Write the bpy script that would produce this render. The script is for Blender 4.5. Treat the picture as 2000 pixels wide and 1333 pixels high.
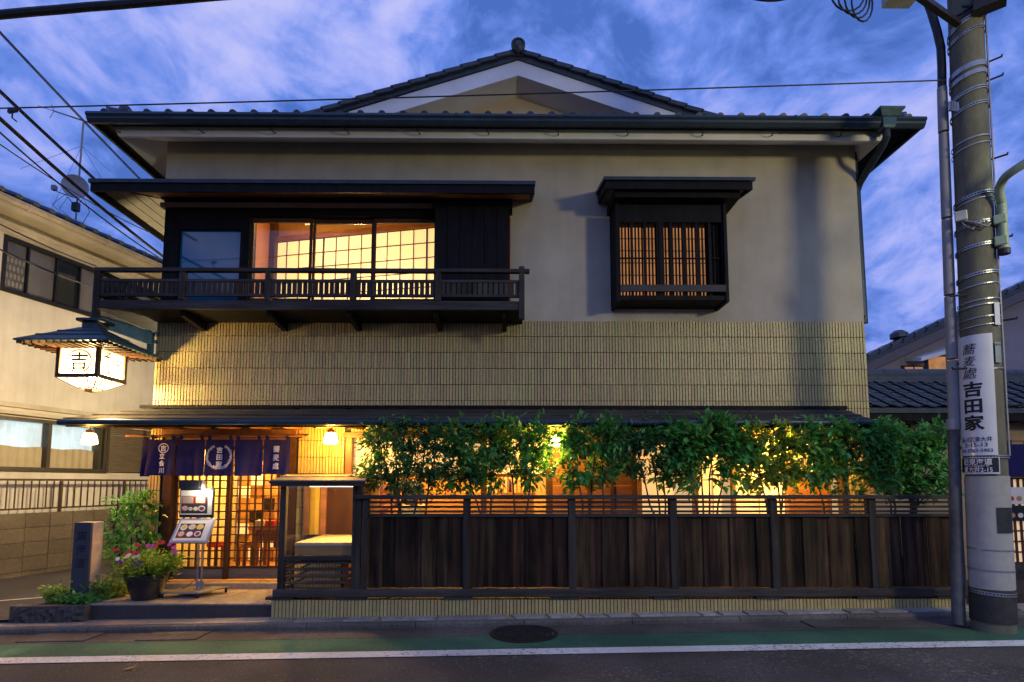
import bpy, bmesh, math, random
from mathutils import Vector, Matrix
R = math.radians
rnd = random.Random(11)
for _o in list(bpy.data.objects): bpy.data.objects.remove(_o)
SC = bpy.context.scene
COL = SC.collection

# ------------------------------------------------------------------ camera
F, PPY, PITCH, YAW, CAMZ = 1100.0, 846.5, R(5.1), 0.010, 1.55
cam = bpy.data.cameras.new("camera"); camo = bpy.data.objects.new("camera", cam); COL.objects.link(camo)
camo.location = (0, 0, CAMZ); camo.rotation_euler = (math.pi/2 + PITCH, 0, -YAW)
cam.sensor_width = 36; cam.lens = F/2000*36; cam.shift_y = 0.09; cam.clip_end = 800; cam.clip_start = 0.05
SC.camera = camo
# ------------------------------------------------------------------ sky
world = bpy.data.worlds.new("World"); SC.world = world; world.use_nodes = True
SKY_GAIN = 1.06
def sky():
    nt = world.node_tree; nt.nodes.clear(); N = nt.nodes.new; L = nt.links.new
    out = N('ShaderNodeOutputWorld'); bg = N('ShaderNodeBackground'); L(bg.outputs[0], out.inputs[0])
    tc = N('ShaderNodeTexCoord'); sep = N('ShaderNodeSeparateXYZ'); L(tc.outputs['Generated'], sep.inputs[0])
    zz = N('ShaderNodeMath'); zz.operation = 'MAXIMUM'; L(sep.outputs[2], zz.inputs[0]); zz.inputs[1].default_value = 0.0
    za = N('ShaderNodeMath'); za.operation = 'ADD'; L(zz.outputs[0], za.inputs[0]); za.inputs[1].default_value = 0.62
    dv = N('ShaderNodeVectorMath'); dv.operation = 'DIVIDE'; L(tc.outputs['Generated'], dv.inputs[0])
    cb = N('ShaderNodeCombineXYZ')
    for i in range(3): L(za.outputs[0], cb.inputs[i])
    L(cb.outputs[0], dv.inputs[1])
    mp = N('ShaderNodeMapping'); L(dv.outputs[0], mp.inputs[0]); mp.inputs['Rotation'].default_value = (0, 0, R(24)); mp.inputs['Scale'].default_value = (1.7, 1.5, 2.4)
    mp.inputs['Location'].default_value = (1.3, 0.4, 0)
    n1 = N('ShaderNodeTexNoise'); n1.inputs['Scale'].default_value = 2.6; n1.inputs['Detail'].default_value = 6; n1.inputs['Roughness'].default_value = .54; n1.inputs['Distortion'].default_value = .6
    L(mp.outputs[0], n1.inputs['Vector'])
    n2 = N('ShaderNodeTexNoise'); n2.inputs['Scale'].default_value = 7.5; n2.inputs['Detail'].default_value = 5; n2.inputs['Roughness'].default_value = .6; n2.inputs['Distortion'].default_value = .5
    L(mp.outputs[0], n2.inputs['Vector'])
    mx = N('ShaderNodeMath'); mx.operation = 'MULTIPLY_ADD'; L(n2.outputs[0], mx.inputs[0]); mx.inputs[1].default_value = .52; L(n1.outputs[0], mx.inputs[2])
    cr = N('ShaderNodeValToRGB'); L(mx.outputs[0], cr.inputs[0])
    e = cr.color_ramp.elements
    e[0].position = .645; e[0].color = (.055, .14, .50, 1)
    e[1].position = .97; e[1].color = (.47, .49, .88, 1)
    m = e.new(.745); m.color = (.13, .24, .74, 1)
    m = e.new(.845); m.color = (.30, .37, .86, 1)
    ns = N('ShaderNodeTexSky'); ns.sky_type = 'NISHITA'; ns.sun_disc = False
    ns.sun_elevation = R(-2); ns.sun_rotation = R(180); ns.altitude = 20
    nsm = N('ShaderNodeVectorMath'); nsm.operation = 'SCALE'; L(ns.outputs[0], nsm.inputs[0]); nsm.inputs['Scale'].default_value = 0.12
    ad = N('ShaderNodeVectorMath'); ad.operation = 'ADD'; L(cr.outputs[0], ad.inputs[0]); L(nsm.outputs[0], ad.inputs[1])
    L(ad.outputs[0], bg.inputs[0]); bg.inputs[1].default_value = SKY_GAIN
sky()
VS = SC.view_settings
VS.view_transform = 'Standard'; VS.look = 'None'; VS.gamma = 1; VS.exposure = 0.0; VS.use_curve_mapping = False
SC.render.engine = 'CYCLES'
cy = SC.cycles
cy.use_denoising = True; cy.denoiser = 'OPENIMAGEDENOISE'
cy.max_bounces = 7; cy.diffuse_bounces = 3; cy.glossy_bounces = 3; cy.transmission_bounces = 5; cy.transparent_max_bounces = 12
cy.sample_clamp_indirect = 4; cy.caustics_reflective = False; cy.caustics_refractive = False

# ------------------------------------------------------------------ pixel of the photograph -> point at a real depth
_RM = (Matrix.Rotation(-YAW, 3, 'Z') @ Matrix.Rotation(math.pi/2 + PITCH, 3, 'X'))
def ray(px, py): return _RM @ Vector(((px-1000)/F, (PPY-py)/F, -1))
def at(px, py, Y):
    d = ray(px, py); t = Y/d.y
    return Vector((d.x*t, Y, CAMZ + d.z*t))
def xa(px, py, Y): return at(px, py, Y).x
def za(px, py, Y): return at(px, py, Y).z
GS, GC = 0.0139, 0.04
def gz(x): return GS*max(-14, min(14, x)) + GC          # the street climbs gently to the right
def gp(px, py, dz=0.0):
    d = ray(px, py); x = 0
    for _ in range(8):
        t = (gz(x)+dz-CAMZ)/d.z; x = d.x*t
    return Vector((d.x*t, d.y*t, gz(x)+dz))

# ------------------------------------------------------------------ helpers
class MB:
    def __init__(s): s.v = []; s.f = []
    def add(s, vs, fs):
        n = len(s.v); s.v += [tuple(v) for v in vs]; s.f += [tuple(i+n for i in f) for f in fs]; return s
    def box(s, x0, x1, y0, y1, z0, z1):
        if x0 > x1: x0, x1 = x1, x0
        if y0 > y1: y0, y1 = y1, y0
        if z0 > z1: z0, z1 = z1, z0
        return s.add([(x0,y0,z0),(x1,y0,z0),(x1,y1,z0),(x0,y1,z0),(x0,y0,z1),(x1,y0,z1),(x1,y1,z1),(x0,y1,z1)],
                     [(0,3,2,1),(4,5,6,7),(0,1,5,4),(1,2,6,5),(2,3,7,6),(3,0,4,7)])
    def obox(s, c, a, b, d):
        c, a, b, d = Vector(c), Vector(a), Vector(b), Vector(d)
        vs = [c-a-b-d, c+a-b-d, c+a+b-d, c-a+b-d, c-a-b+d, c+a-b+d, c+a+b+d, c-a+b+d]
        return s.add(vs, [(0,3,2,1),(4,5,6,7),(0,1,5,4),(1,2,6,5),(2,3,7,6),(3,0,4,7)])
    def beam(s, a, b, w, h, up=(0,0,1)):
        a, b = Vector(a), Vector(b); d = b-a; t = d.normalized(); u = Vector(up)
        sd = t.cross(u).normalized(); u = sd.cross(t).normalized()
        return s.obox((a+b)/2, d/2, sd*w/2, u*h/2)
    def tube(s, pts, r, n=8, cap=True):
        pts = [Vector(p) for p in pts]; m = len(pts); rs = r if isinstance(r, (list, tuple)) else [r]*m
        base = len(s.v); prev = None
        for i, p in enumerate(pts):
            t = (pts[min(i+1, m-1)] - pts[max(i-1, 0)]).normalized()
            if prev is None:
                u = t.orthogonal().normalized()
            else:
                u = (prev - t*prev.dot(t)).normalized()
            prev = u; w = t.cross(u)
            for k in range(n):
                a = 2*math.pi*k/n; s.v.append(tuple(p + (u*math.cos(a) + w*math.sin(a))*rs[i]))
        for i in range(m-1):
            for k in range(n):
                k2 = (k+1) % n
                s.f.append((base+i*n+k, base+i*n+k2, base+(i+1)*n+k2, base+(i+1)*n+k))
        if cap:
            s.f.append(tuple(base+k for k in range(n-1, -1, -1))); s.f.append(tuple(base+(m-1)*n+k for k in range(n)))
        return s
    def lathe(s, c, prof, n=24, cap=True, sq=None):
        base = len(s.v); c = Vector(c)
        for (r, z) in prof:
            for k in range(n):
                a = 2*math.pi*(k+.5)/n
                s.v.append((c.x+r*math.cos(a), c.y+r*math.sin(a), c.z+z))
        for i in range(len(prof)-1):
            for k in range(n):
                k2 = (k+1) % n
                s.f.append((base+i*n+k, base+i*n+k2, base+(i+1)*n+k2, base+(i+1)*n+k))
        if cap:
            s.f.append(tuple(base+k for k in range(n-1, -1, -1))); s.f.append(tuple(base+(len(prof)-1)*n+k for k in range(n)))
        return s
    def prism(s, poly, d):
        n = len(poly); d = Vector(d); vs = [Vector(p) for p in poly]; vs += [p+d for p in vs]
        fs = [tuple(range(n-1, -1, -1)), tuple(range(n, 2*n))] + [(i, (i+1) % n, n+(i+1) % n, n+i) for i in range(n)]
        return s.add(vs, fs)
    def disc(s, c, rx, ry, n=20, ax=(1,0,0), ay=(0,0,1), th=None):
        c, ax, ay = Vector(c), Vector(ax), Vector(ay)
        poly = [c + ax*rx*math.cos(2*math.pi*k/n) + ay*ry*math.sin(2*math.pi*k/n) for k in range(n)]
        if th: return s.prism(poly, th)
        return s.add(poly, [tuple(range(n))])
    def ring(s, c, rx, ry, w, n=40, ax=(1,0,0), ay=(0,0,1)):
        c, ax, ay = Vector(c), Vector(ax), Vector(ay); vs = []; fs = []
        for k in range(n):
            a = 2*math.pi*k/n
            vs += [c+ax*rx*math.cos(a)+ay*ry*math.sin(a), c+ax*(rx-w)*math.cos(a)+ay*(ry-w)*math.sin(a)]
        for k in range(n):
            j = (k+1) % n; fs.append((2*k, 2*j, 2*j+1, 2*k+1))
        return s.add(vs, fs)
    def mesh(s, name, mat, bev=0, smooth=False):
        me = bpy.data.meshes.new(name); me.from_pydata(s.v, [], s.f); me.update()
        bm = bmesh.new(); bm.from_mesh(me)
        if bev: bmesh.ops.bevel(bm, geom=bm.edges[:], offset=bev, segments=1, profile=.5, affect='EDGES')
        bmesh.ops.recalc_face_normals(bm, faces=bm.faces)
        bm.to_mesh(me); bm.free()
        if smooth:
            me.polygons.foreach_set('use_smooth', [True]*len(me.polygons))
            try: me.set_sharp_from_angle(angle=R(40))
            except Exception: pass
        if mat: me.materials.append(mat)
        return me
    def build(s, name, mat, parent=None, bev=0, smooth=False, kind=None, label=None):
        return link(name, s.mesh(name, mat, bev, smooth), parent, kind, label)
def link(name, me, parent=None, kind=None, label=None, loc=None, rot=None, scale=None):
    o = bpy.data.objects.new(name, me); COL.objects.link(o)
    if parent is not None:
        o.parent = parent
        if parent.type == 'EMPTY': o.matrix_parent_inverse = Matrix.Translation(-parent.location)
    if loc is not None: o.location = loc
    if rot is not None: o.rotation_euler = rot
    if scale is not None: o.scale = scale
    if kind: o['kind'] = kind
    if label: o['label'] = label
    return o
def tag(o, label, cat, group=None, kind=None):
    o['label'] = label; o['category'] = cat
    if group: o['group'] = group
    if kind: o['kind'] = kind
    return o
def thing(name, loc, label, cat, group=None):
    o = bpy.data.objects.new(name, None); COL.objects.link(o); o.location = loc; o.empty_display_size = .1
    return tag(o, label, cat, group)
def structure(o): o['kind'] = 'structure'; return o
def copy_tree(o, parent=None):
    c = o.copy(); COL.objects.link(c)
    if parent is not None: c.parent = parent
    for ch in [q for q in KIDS.get(o.name, [])] or list(o.children): copy_tree(ch, c)
    return c
KIDS = {}

# ------------------------------------------------------------------ materials
def new_mat(name):
    m = bpy.data.materials.new(name); m.use_nodes = True; nt = m.node_tree; nt.nodes.clear()
    out = nt.nodes.new('ShaderNodeOutputMaterial'); return m, nt, out
def piece_random(nt):
    N, L = nt.nodes.new, nt.links.new
    oi = N('ShaderNodeObjectInfo'); ge = N('ShaderNodeNewGeometry')
    a = N('ShaderNodeMath'); a.operation = 'ADD'; L(oi.outputs['Random'], a.inputs[0]); L(ge.outputs['Random Per Island'], a.inputs[1])
    f = N('ShaderNodeMath'); f.operation = 'FRACT'; L(a.outputs[0], f.inputs[0]); return f.outputs[0]
def M(name, col, rough=.6, var=.25, scale=5, bump=.0, bscale=90, metal=0, piece=0, stretch=(1,1,1), spec=.4, col2=None, hue=0.0, dirt=0.0, coat=0, transl=0, streak=0.0, chips=None, chip_amt=.62):
    m, nt, out = new_mat(name); N, L = nt.nodes.new, nt.links.new
    p = N('ShaderNodeBsdfPrincipled'); L(p.outputs[0], out.inputs[0])
    p.inputs['Roughness'].default_value = rough; p.inputs['Metallic'].default_value = metal
    p.inputs['Specular IOR Level'].default_value = spec
    if coat: p.inputs['Coat Weight'].default_value = coat
    g = N('ShaderNodeNewGeometry'); mp = N('ShaderNodeMapping'); L(g.outputs['Position'], mp.inputs[0]); mp.inputs['Scale'].default_value = stretch
    n = N('ShaderNodeTexNoise'); n.inputs['Scale'].default_value = scale; n.inputs['Detail'].default_value = 6; n.inputs['Roughness'].default_value = .6
    L(mp.outputs[0], n.inputs['Vector'])
    c2 = col2 or tuple(c*(1-var) for c in col)
    mix = N('ShaderNodeMix'); mix.data_type = 'RGBA'; mix.inputs[6].default_value = (*c2, 1); mix.inputs[7].default_value = (*[min(1, c*(1+var*.6)) for c in col], 1)
    cr = N('ShaderNodeValToRGB'); cr.color_ramp.elements[0].position = .3; cr.color_ramp.elements[1].position = .7
    L(n.outputs[0], cr.inputs[0]); L(cr.outputs[0], mix.inputs[0]); c = mix.outputs[2]
    if dirt:
        n3 = N('ShaderNodeTexNoise'); n3.inputs['Scale'].default_value = 1.1; n3.inputs['Detail'].default_value = 7; L(g.outputs['Position'], n3.inputs['Vector'])
        r3 = N('ShaderNodeValToRGB'); r3.color_ramp.elements[0].position = .42; r3.color_ramp.elements[1].position = .62
        r3.color_ramp.elements[0].color = (1-dirt, 1-dirt, 1-dirt*1.05, 1); L(n3.outputs[0], r3.inputs[0])
        mm = N('ShaderNodeMix'); mm.data_type = 'RGBA'; mm.blend_type = 'MULTIPLY'; mm.inputs[0].default_value = 1; L(c, mm.inputs[6]); L(r3.outputs[0], mm.inputs[7]); c = mm.outputs[2]
    if streak:
        m5 = N('ShaderNodeMapping'); L(g.outputs['Position'], m5.inputs[0]); m5.inputs['Scale'].default_value = (2.6, 2.6, .16)
        n5 = N('ShaderNodeTexNoise'); n5.inputs['Scale'].default_value = 2.2; n5.inputs['Detail'].default_value = 8; n5.inputs['Roughness'].default_value = .68; L(m5.outputs[0], n5.inputs['Vector'])
        r5 = N('ShaderNodeValToRGB'); r5.color_ramp.elements[0].position = .36; r5.color_ramp.elements[1].position = .56
        r5.color_ramp.elements[0].color = (1-streak, 1-streak, 1-streak, 1); L(n5.outputs[0], r5.inputs[0])
        q5 = N('ShaderNodeMix'); q5.data_type = 'RGBA'; q5.blend_type = 'MULTIPLY'; q5.inputs[0].default_value = 1; L(c, q5.inputs[6]); L(r5.outputs[0], q5.inputs[7]); c = q5.outputs[2]
    if chips:
        n6 = N('ShaderNodeTexNoise'); n6.inputs['Scale'].default_value = 26; n6.inputs['Detail'].default_value = 9; n6.inputs['Roughness'].default_value = .75; L(g.outputs['Position'], n6.inputs['Vector'])
        n7 = N('ShaderNodeTexNoise'); n7.inputs['Scale'].default_value = .9; n7.inputs['Detail'].default_value = 4; L(g.outputs['Position'], n7.inputs['Vector'])
        a6 = N('ShaderNodeMath'); a6.operation = 'MULTIPLY_ADD'; L(n7.outputs[0], a6.inputs[0]); a6.inputs[1].default_value = .35; L(n6.outputs[0], a6.inputs[2])
        r6 = N('ShaderNodeValToRGB'); r6.color_ramp.elements[0].position = chip_amt+.17; r6.color_ramp.elements[1].position = chip_amt+.21; L(a6.outputs[0], r6.inputs[0])
        q6 = N('ShaderNodeMix'); q6.data_type = 'RGBA'; L(r6.outputs[0], q6.inputs[0]); L(c, q6.inputs[6]); q6.inputs[7].default_value = (*chips, 1); c = q6.outputs[2]
    if piece or hue:
        r = piece_random(nt); hs = N('ShaderNodeHueSaturation'); L(c, hs.inputs['Color'])
        mr = N('ShaderNodeMapRange'); L(r, mr.inputs[0]); mr.inputs[3].default_value = 1-piece; mr.inputs[4].default_value = 1+piece; L(mr.outputs[0], hs.inputs['Value'])
        if hue:
            m2 = N('ShaderNodeMath'); m2.operation = 'MULTIPLY'; L(r, m2.inputs[0]); m2.inputs[1].default_value = 7.31
            m3 = N('ShaderNodeMath'); m3.operation = 'FRACT'; L(m2.outputs[0], m3.inputs[0])
            m4 = N('ShaderNodeMapRange'); L(m3.outputs[0], m4.inputs[0]); m4.inputs[3].default_value = .5-hue; m4.inputs[4].default_value = .5+hue; L(m4.outputs[0], hs.inputs['Hue'])
        c = hs.outputs[0]
    L(c, p.inputs['Base Color'])
    if transl:
        tr = N('ShaderNodeBsdfTranslucent'); L(c, tr.inputs[0]); ms = N('ShaderNodeMixShader'); ms.inputs[0].default_value = transl
        L(p.outputs[0], ms.inputs[1]); L(tr.outputs[0], ms.inputs[2]); L(ms.outputs[0], out.inputs[0])
    if bump:
        nb = N('ShaderNodeTexNoise'); nb.inputs['Scale'].default_value = bscale; nb.inputs['Detail'].default_value = 5; L(mp.outputs[0], nb.inputs['Vector'])
        b = N('ShaderNodeBump'); b.inputs['Strength'].default_value = bump; b.inputs['Distance'].default_value = .01; L(nb.outputs[0], b.inputs['Height']); L(b.outputs[0], p.inputs['Normal'])
        for s in ('Roughness',):
            mr = N('ShaderNodeMapRange'); L(n.outputs[0], mr.inputs[0]); mr.inputs[3].default_value = min(1, rough+.12); mr.inputs[4].default_value = max(.05, rough-.12); L(mr.outputs[0], p.inputs[s])
    return m
def EM(name, col, st, var=0, scale=3, base=(.8,.78,.7)):
    m, nt, out = new_mat(name); N, L = nt.nodes.new, nt.links.new
    p = N('ShaderNodeBsdfPrincipled'); L(p.outputs[0], out.inputs[0]); p.inputs['Base Color'].default_value = (*base, 1); p.inputs['Roughness'].default_value = .6
    p.inputs['Emission Color'].default_value = (*col, 1); p.inputs['Emission Strength'].default_value = st
    if var:
        g = N('ShaderNodeNewGeometry'); n = N('ShaderNodeTexNoise'); n.inputs['Scale'].default_value = scale; n.inputs['Detail'].default_value = 3; L(g.outputs['Position'], n.inputs['Vector'])
        mr = N('ShaderNodeMapRange'); L(n.outputs[0], mr.inputs[0]); mr.inputs[1].default_value = .3; mr.inputs[2].default_value = .7; mr.inputs[3].default_value = st*(1-var); mr.inputs[4].default_value = st*(1+var); L(mr.outputs[0], p.inputs['Emission Strength'])
    return m
def thin(m, f=.5, tint=(1, .9, .7)):
    nt = m.node_tree; out = [n for n in nt.nodes if n.type == 'OUTPUT_MATERIAL'][0]; src = out.inputs[0].links[0].from_socket
    t = nt.nodes.new('ShaderNodeBsdfTransparent'); t.inputs[0].default_value = (*tint, 1); mx = nt.nodes.new('ShaderNodeMixShader'); mx.inputs[0].default_value = f
    nt.links.new(src, mx.inputs[1]); nt.links.new(t.outputs[0], mx.inputs[2]); nt.links.new(mx.outputs[0], out.inputs[0])
def GLASS(name, tint=(.95,.97,.96), rough=.0, ior=1.5):
    m, nt, out = new_mat(name); N, L = nt.nodes.new, nt.links.new
    fr = N('ShaderNodeFresnel'); gb = N('ShaderNodeNewGeometry'); mi = N('ShaderNodeMapRange'); L(gb.outputs['Backfacing'], mi.inputs[0])
    mi.inputs[3].default_value = ior; mi.inputs[4].default_value = 1/ior; L(mi.outputs[0], fr.inputs[0]); t = N('ShaderNodeBsdfTransparent'); t.inputs[0].default_value = (*tint, 1)
    gl = N('ShaderNodeBsdfGlossy'); gl.inputs['Roughness'].default_value = rough; mx = N('ShaderNodeMixShader')
    L(fr.outputs[0], mx.inputs[0]); L(t.outputs[0], mx.inputs[1]); L(gl.outputs[0], mx.inputs[2]); L(mx.outputs[0], out.inputs[0]); return m

m_plaster = M('tan_plaster', (.50,.445,.335), .9, .10, 3, .45, 120, dirt=.10, streak=.06)
m_white = M('white_painted_board', (.85,.85,.83), .7, .06, 3, .05, 60, dirt=.12)
m_tile = M('yellow_ochre_tile', (.46,.365,.14), .38, .14, 26, .2, 130, piece=.13, hue=.018, spec=.5)
m_grout = M('dark_grout', (.03,.034,.038), .9, .2, 30, .2)
m_black = M('charred_black_wood', (.009,.008,.008), .6, .4, 10, .25, 40, stretch=(1,1,.15), spec=.12)
m_weather = M('weathered_grey_wood', (.068,.060,.052), .72, .5, 14, .5, 45, stretch=(.12,1,1), piece=.18, dirt=.3, spec=.15)
m_weatherv = M('weathered_grey_post', (.06,.05,.04), .72, .55, 14, .5, 45, stretch=(1,1,.1), piece=.2, dirt=.3, spec=.15)
m_plank = M('dark_fence_plank', (.085,.048,.024), .66, .75, 16, .7, 50, stretch=(1,1,.07), piece=.5, hue=.02, col2=(.009,.006,.004), dirt=.45, streak=.5, spec=.15)
m_wood = M('warm_brown_wood', (.24,.105,.04), .5, .35, 10, .2, 50, stretch=(.3,1,1), piece=.15)
m_woodv = M('warm_brown_post', (.20,.09,.036), .5, .35, 10, .2, 50, stretch=(1,1,.1), piece=.15)
m_lattice = M('dark_lattice_wood', (.085,.042,.02), .5, .3, 12, .1, 60, piece=.15, spec=.15)
m_honey = M('honey_wood', (.46,.235,.075), .45, .25, 9, .1, 50, stretch=(.2,1,1), piece=.12)
m_rooftile = M('slate_blue_roof_tile', (.052,.066,.08), .42, .3, 9, .25, 60, piece=.2)
m_copper = M('patinated_copper', (.045,.095,.11), .45, .35, 7, .2, 40, metal=.35)
m_copperd = M('dark_copper_sheet', (.035,.05,.056), .45, .35, 7, .2, 40, metal=.25, piece=.2)
m_gutter = M('dark_blue_gutter', (.03,.052,.07), .38, .3, 6, .1, 30, metal=.2)
m_teal = M('verdigris_bracket', (.045,.17,.20), .5, .3, 9, .2, 40)
m_noren = M('indigo_cloth', (.022,.021,.105), .95, .25, 40, .5, 300, stretch=(1,1,1), spec=.1, transl=.12)
m_ltr_w = M('white_dye', (.78,.76,.74), .9, .05, 20)
m_ink = M('black_ink', (.012,.011,.012), .7, .1, 20)
m_inkbrown = M('dark_brown_ink', (.05,.025,.01), .7, .1, 20)
m_navy = M('navy_print', (.02,.03,.11), .6, .1, 20)
m_asphalt = M('asphalt', (.135,.112,.095), .8, .35, 95, 1.0, 190, col2=(.022,.02,.019), spec=.3, dirt=.35, chips=(.19, .165, .14), chip_amt=.585)
m_green = M('green_road_coating', (.06,.16,.095), .75, .2, 30, .7, 240, dirt=.35, spec=.3, chips=(.06, .055, .05), chip_amt=.60)
m_line = M('white_road_paint', (.70,.68,.65), .7, .10, 18, .4, 220, dirt=.2, chips=(.09, .08, .075), chip_amt=.57)
m_concrete = M('kerb_concrete', (.17,.15,.125), .85, .35, 30, .7, 170, dirt=.4)
m_gutterc = M('gutter_concrete', (.13,.11,.092), .85, .4, 30, .8, 150, dirt=.45)
m_slab = M('grey_brown_stone_slab', (.42,.335,.24), .7, .25, 16, .35, 110, dirt=.3, piece=.08)
m_step = M('dark_granite', (.05,.045,.042), .45, .35, 45, .25, 140)
m_flag = M('flagstone', (.30,.27,.23), .75, .3, 9, .4, 70, piece=.3, hue=.02)
m_alley = M('alley_asphalt', (.075,.06,.048), .85, .4, 50, .8, 200, dirt=.3)
m_block = M('concrete_block', (.155,.118,.082), .9, .2, 22, .5, 120, piece=.12, dirt=.3)
m_iron = M('dark_iron', (.03,.026,.024), .5, .4, 20, .4, 90, metal=.3)
m_stonep = M('dark_polished_stone', (.045,.047,.055), .45, .25, 20, .15, 90)
m_stoner = M('rough_pink_stone', (.42,.33,.27), .8, .2, 14, .5, 60)
m_pole = M('pole_concrete', (.15,.145,.10), .8, .25, 12, .35, 100, stretch=(1,1,.35), dirt=.2)
m_sheet = M('pale_grey_pole_sheet', (.37,.36,.33), .5, .12, 10, .1, 80, dirt=.14)
m_pvc = M('grey_conduit', (.27,.265,.255), .5, .12, 6, .05)
m_steel = M('galvanised_steel', (.36,.37,.38), .38, .2, 20, .1, metal=.75)
m_rubber = M('black_cable', (.012,.012,.015), .55, .2, 10, .2, 40)
m_signw = M('white_enamel_sign', (.60,.60,.60), .28, .05, 6, coat=.3)
m_signk = M('black_enamel', (.012,.012,.012), .3, .05, 6)
m_lampgreen = M('pale_green_lamp_paint', (.28,.36,.24), .45, .1, 8)
m_leaf = M('glossy_dark_leaf', (.12,.38,.075), .33, .35, 14, piece=.4, hue=.03, spec=.55, transl=.45)
m_leaf2 = M('fine_dark_leaf', (.07,.25,.06), .36, .35, 14, piece=.45, hue=.03, spec=.5, transl=.42)
m_leaf3 = M('yellow_green_leaf', (.26,.42,.06), .38, .35, 14, piece=.4, hue=.035, spec=.5, transl=.5)
m_bark = M('grey_brown_bark', (.075,.055,.04), .9, .4, 18, .6, 60)
m_soil = M('dark_soil', (.035,.026,.02), .95, .4, 40, .9, 90)
m_pot = M('dark_glazed_pot', (.012,.015,.022), .25, .3, 6, .1, 30, coat=.4)
m_red = M('red_petal', (.55,.018,.025), .6, .15, 20, transl=.2)
m_pink = M('magenta_petal', (.55,.06,.36), .6, .15, 20, transl=.2)
m_whitep = M('white_petal', (.72,.70,.68), .6, .1, 20, transl=.2)
m_purple = M('purple_petal', (.14,.025,.20), .6, .15, 20, transl=.2)
m_lhwall = M('beige_house_plaster', (.66,.60,.51), .9, .07, 3, .5, 110, dirt=.12, streak=.12)
m_lhtrim = M('cream_eave_board', (.55,.47,.36), .8, .12, 4, .1, 60, dirt=.25)
m_rhwall = M('lilac_grey_plaster', (.30,.27,.29), .9, .1, 3, .2, 100)
m_annex = M('ochre_clay_wall', (.34,.25,.13), .9, .12, 4, .3, 100)
m_glass = GLASS('window_glass')
m_dglass = M('dark_window_glass', (.012,.016,.022), .06, .1, 3, spec=.7, coat=.6)
m_rpane = M('painted_sky_pane', (.002,.10,.21), .05, .1, 3, spec=.5)  # blue base colour stands in for much of the mirrored sky
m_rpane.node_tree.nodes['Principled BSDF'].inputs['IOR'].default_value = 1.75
m_screen = M('curtain_behind_dark_glass', (.10,.095,.10), .35, .4, 3, stretch=(1,1,.2), spec=.5, coat=.5)
m_metalk = M('black_metal', (.02,.02,.022), .4, .1, 8, metal=.3)
m_paper = EM('backlit_shoji_paper', (1.0, .66, .25), 1.02, .07, 5)
m_paper2 = EM('backlit_screen_paper', (1.0, .62, .27), .62, .10, 3)
m_paperd = EM('dim_backlit_blind', (1.0, .40, .12), .36, .25, 4, base=(.4,.25,.12))
m_curtain = EM('lit_white_curtain', (.68, .88, 1.0), .85, .35, 2.5, base=(.3, .3, .3))
m_lamp = EM('glowing_lamp_glass', (1.0, .72, .30), 22.0)
m_lant = EM('glowing_lantern_paper', (1.0, .74, .36), 5.0, .10, 5)
thin(m_lant); thin(m_lamp)
m_bulb = EM('bright_bulb', (1.0, .92, .78), 25)
m_winwarm = EM('warm_lit_far_window', (1.0, .42, .12), .35, .5, 4, base=(.3,.2,.1))

# ------------------------------------------------------------------ lettering (Blender's own built-in font)
_GL = {}
def glyphs(body, bold=0.0, cut=.14):
    k = (body, bold)
    if k not in _GL:
        c = bpy.data.curves.new('lettering', 'FONT'); c.body = body; c.offset = bold; c.resolution_u = 2
        o = bpy.data.objects.new('lettering', c); COL.objects.link(o); bpy.context.view_layer.update()
        me = bpy.data.meshes.new_from_object(o.evaluated_get(bpy.context.evaluated_depsgraph_get()))
        bm = bmesh.new(); bm.from_mesh(me)
        xs = [v.co.x for v in bm.verts]
        if xs:
            q = math.floor(min(xs)/cut)*cut + cut
            while q < max(xs):
                bmesh.ops.bisect_plane(bm, geom=bm.verts[:]+bm.edges[:]+bm.faces[:], plane_co=(q, 0, 0), plane_no=(1, 0, 0), dist=1e-5); q += cut
        bm.to_mesh(me); bm.free()
        _GL[k] = ([(v.co.x, v.co.y) for v in me.vertices], [tuple(p.vertices) for p in me.polygons])
        bpy.data.objects.remove(o); bpy.data.curves.remove(c); bpy.data.meshes.remove(me)
    return _GL[k]
def text(mb, body, u, v, size, warp, bold=0.0, align='c', wide=1.0, slant=0.0, width=None):
    """body written on a surface: (u, v) is the centre of the line, warp turns (u, v) into a point."""
    vs, fs = glyphs(body, bold)
    if not vs: return
    x0 = min(p[0] for p in vs); x1 = max(p[0] for p in vs)
    if width: wide = width/((x1-x0)*size)
    ox = {'c': -(x0+x1)/2, 'l': -x0, 'r': -x1}[align]
    mb.add([warp(u + ((x+ox)*wide + slant*(y-.38))*size, v + (y-.38)*size) for x, y in vs], fs)
def column(mb, body, u, v, size, pitch, warp, bold=0.0, wide=1.0, slant=0.0):
    for i, ch in enumerate(body): text(mb, ch, u, v-i*pitch, size, warp, bold, wide=wide, slant=slant)
def plane_warp(o, ax, ay):
    o, ax, ay = Vector(o), Vector(ax), Vector(ay)
    return lambda u, v: o + ax*u + ay*v
def lamp_light(name, loc, power, col, radius=.06, kind='POINT', rot=None, spot=None, parent=None):
    l = bpy.data.lights.new(name, kind); l.energy = power; l.color = col
    if kind != 'AREA': l.shadow_soft_size = radius
    if spot: l.spot_size = spot; l.spot_blend = .6
    o = bpy.data.objects.new(name, l); COL.objects.link(o); o.location = loc
    if rot: o.rotation_euler = rot
    if parent is not None:
        o.parent = parent
        if parent.type == 'EMPTY': o.matrix_parent_inverse = Matrix.Translation(-parent.location)
    return o
WARM = (1.0, .51, .085)
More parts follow.
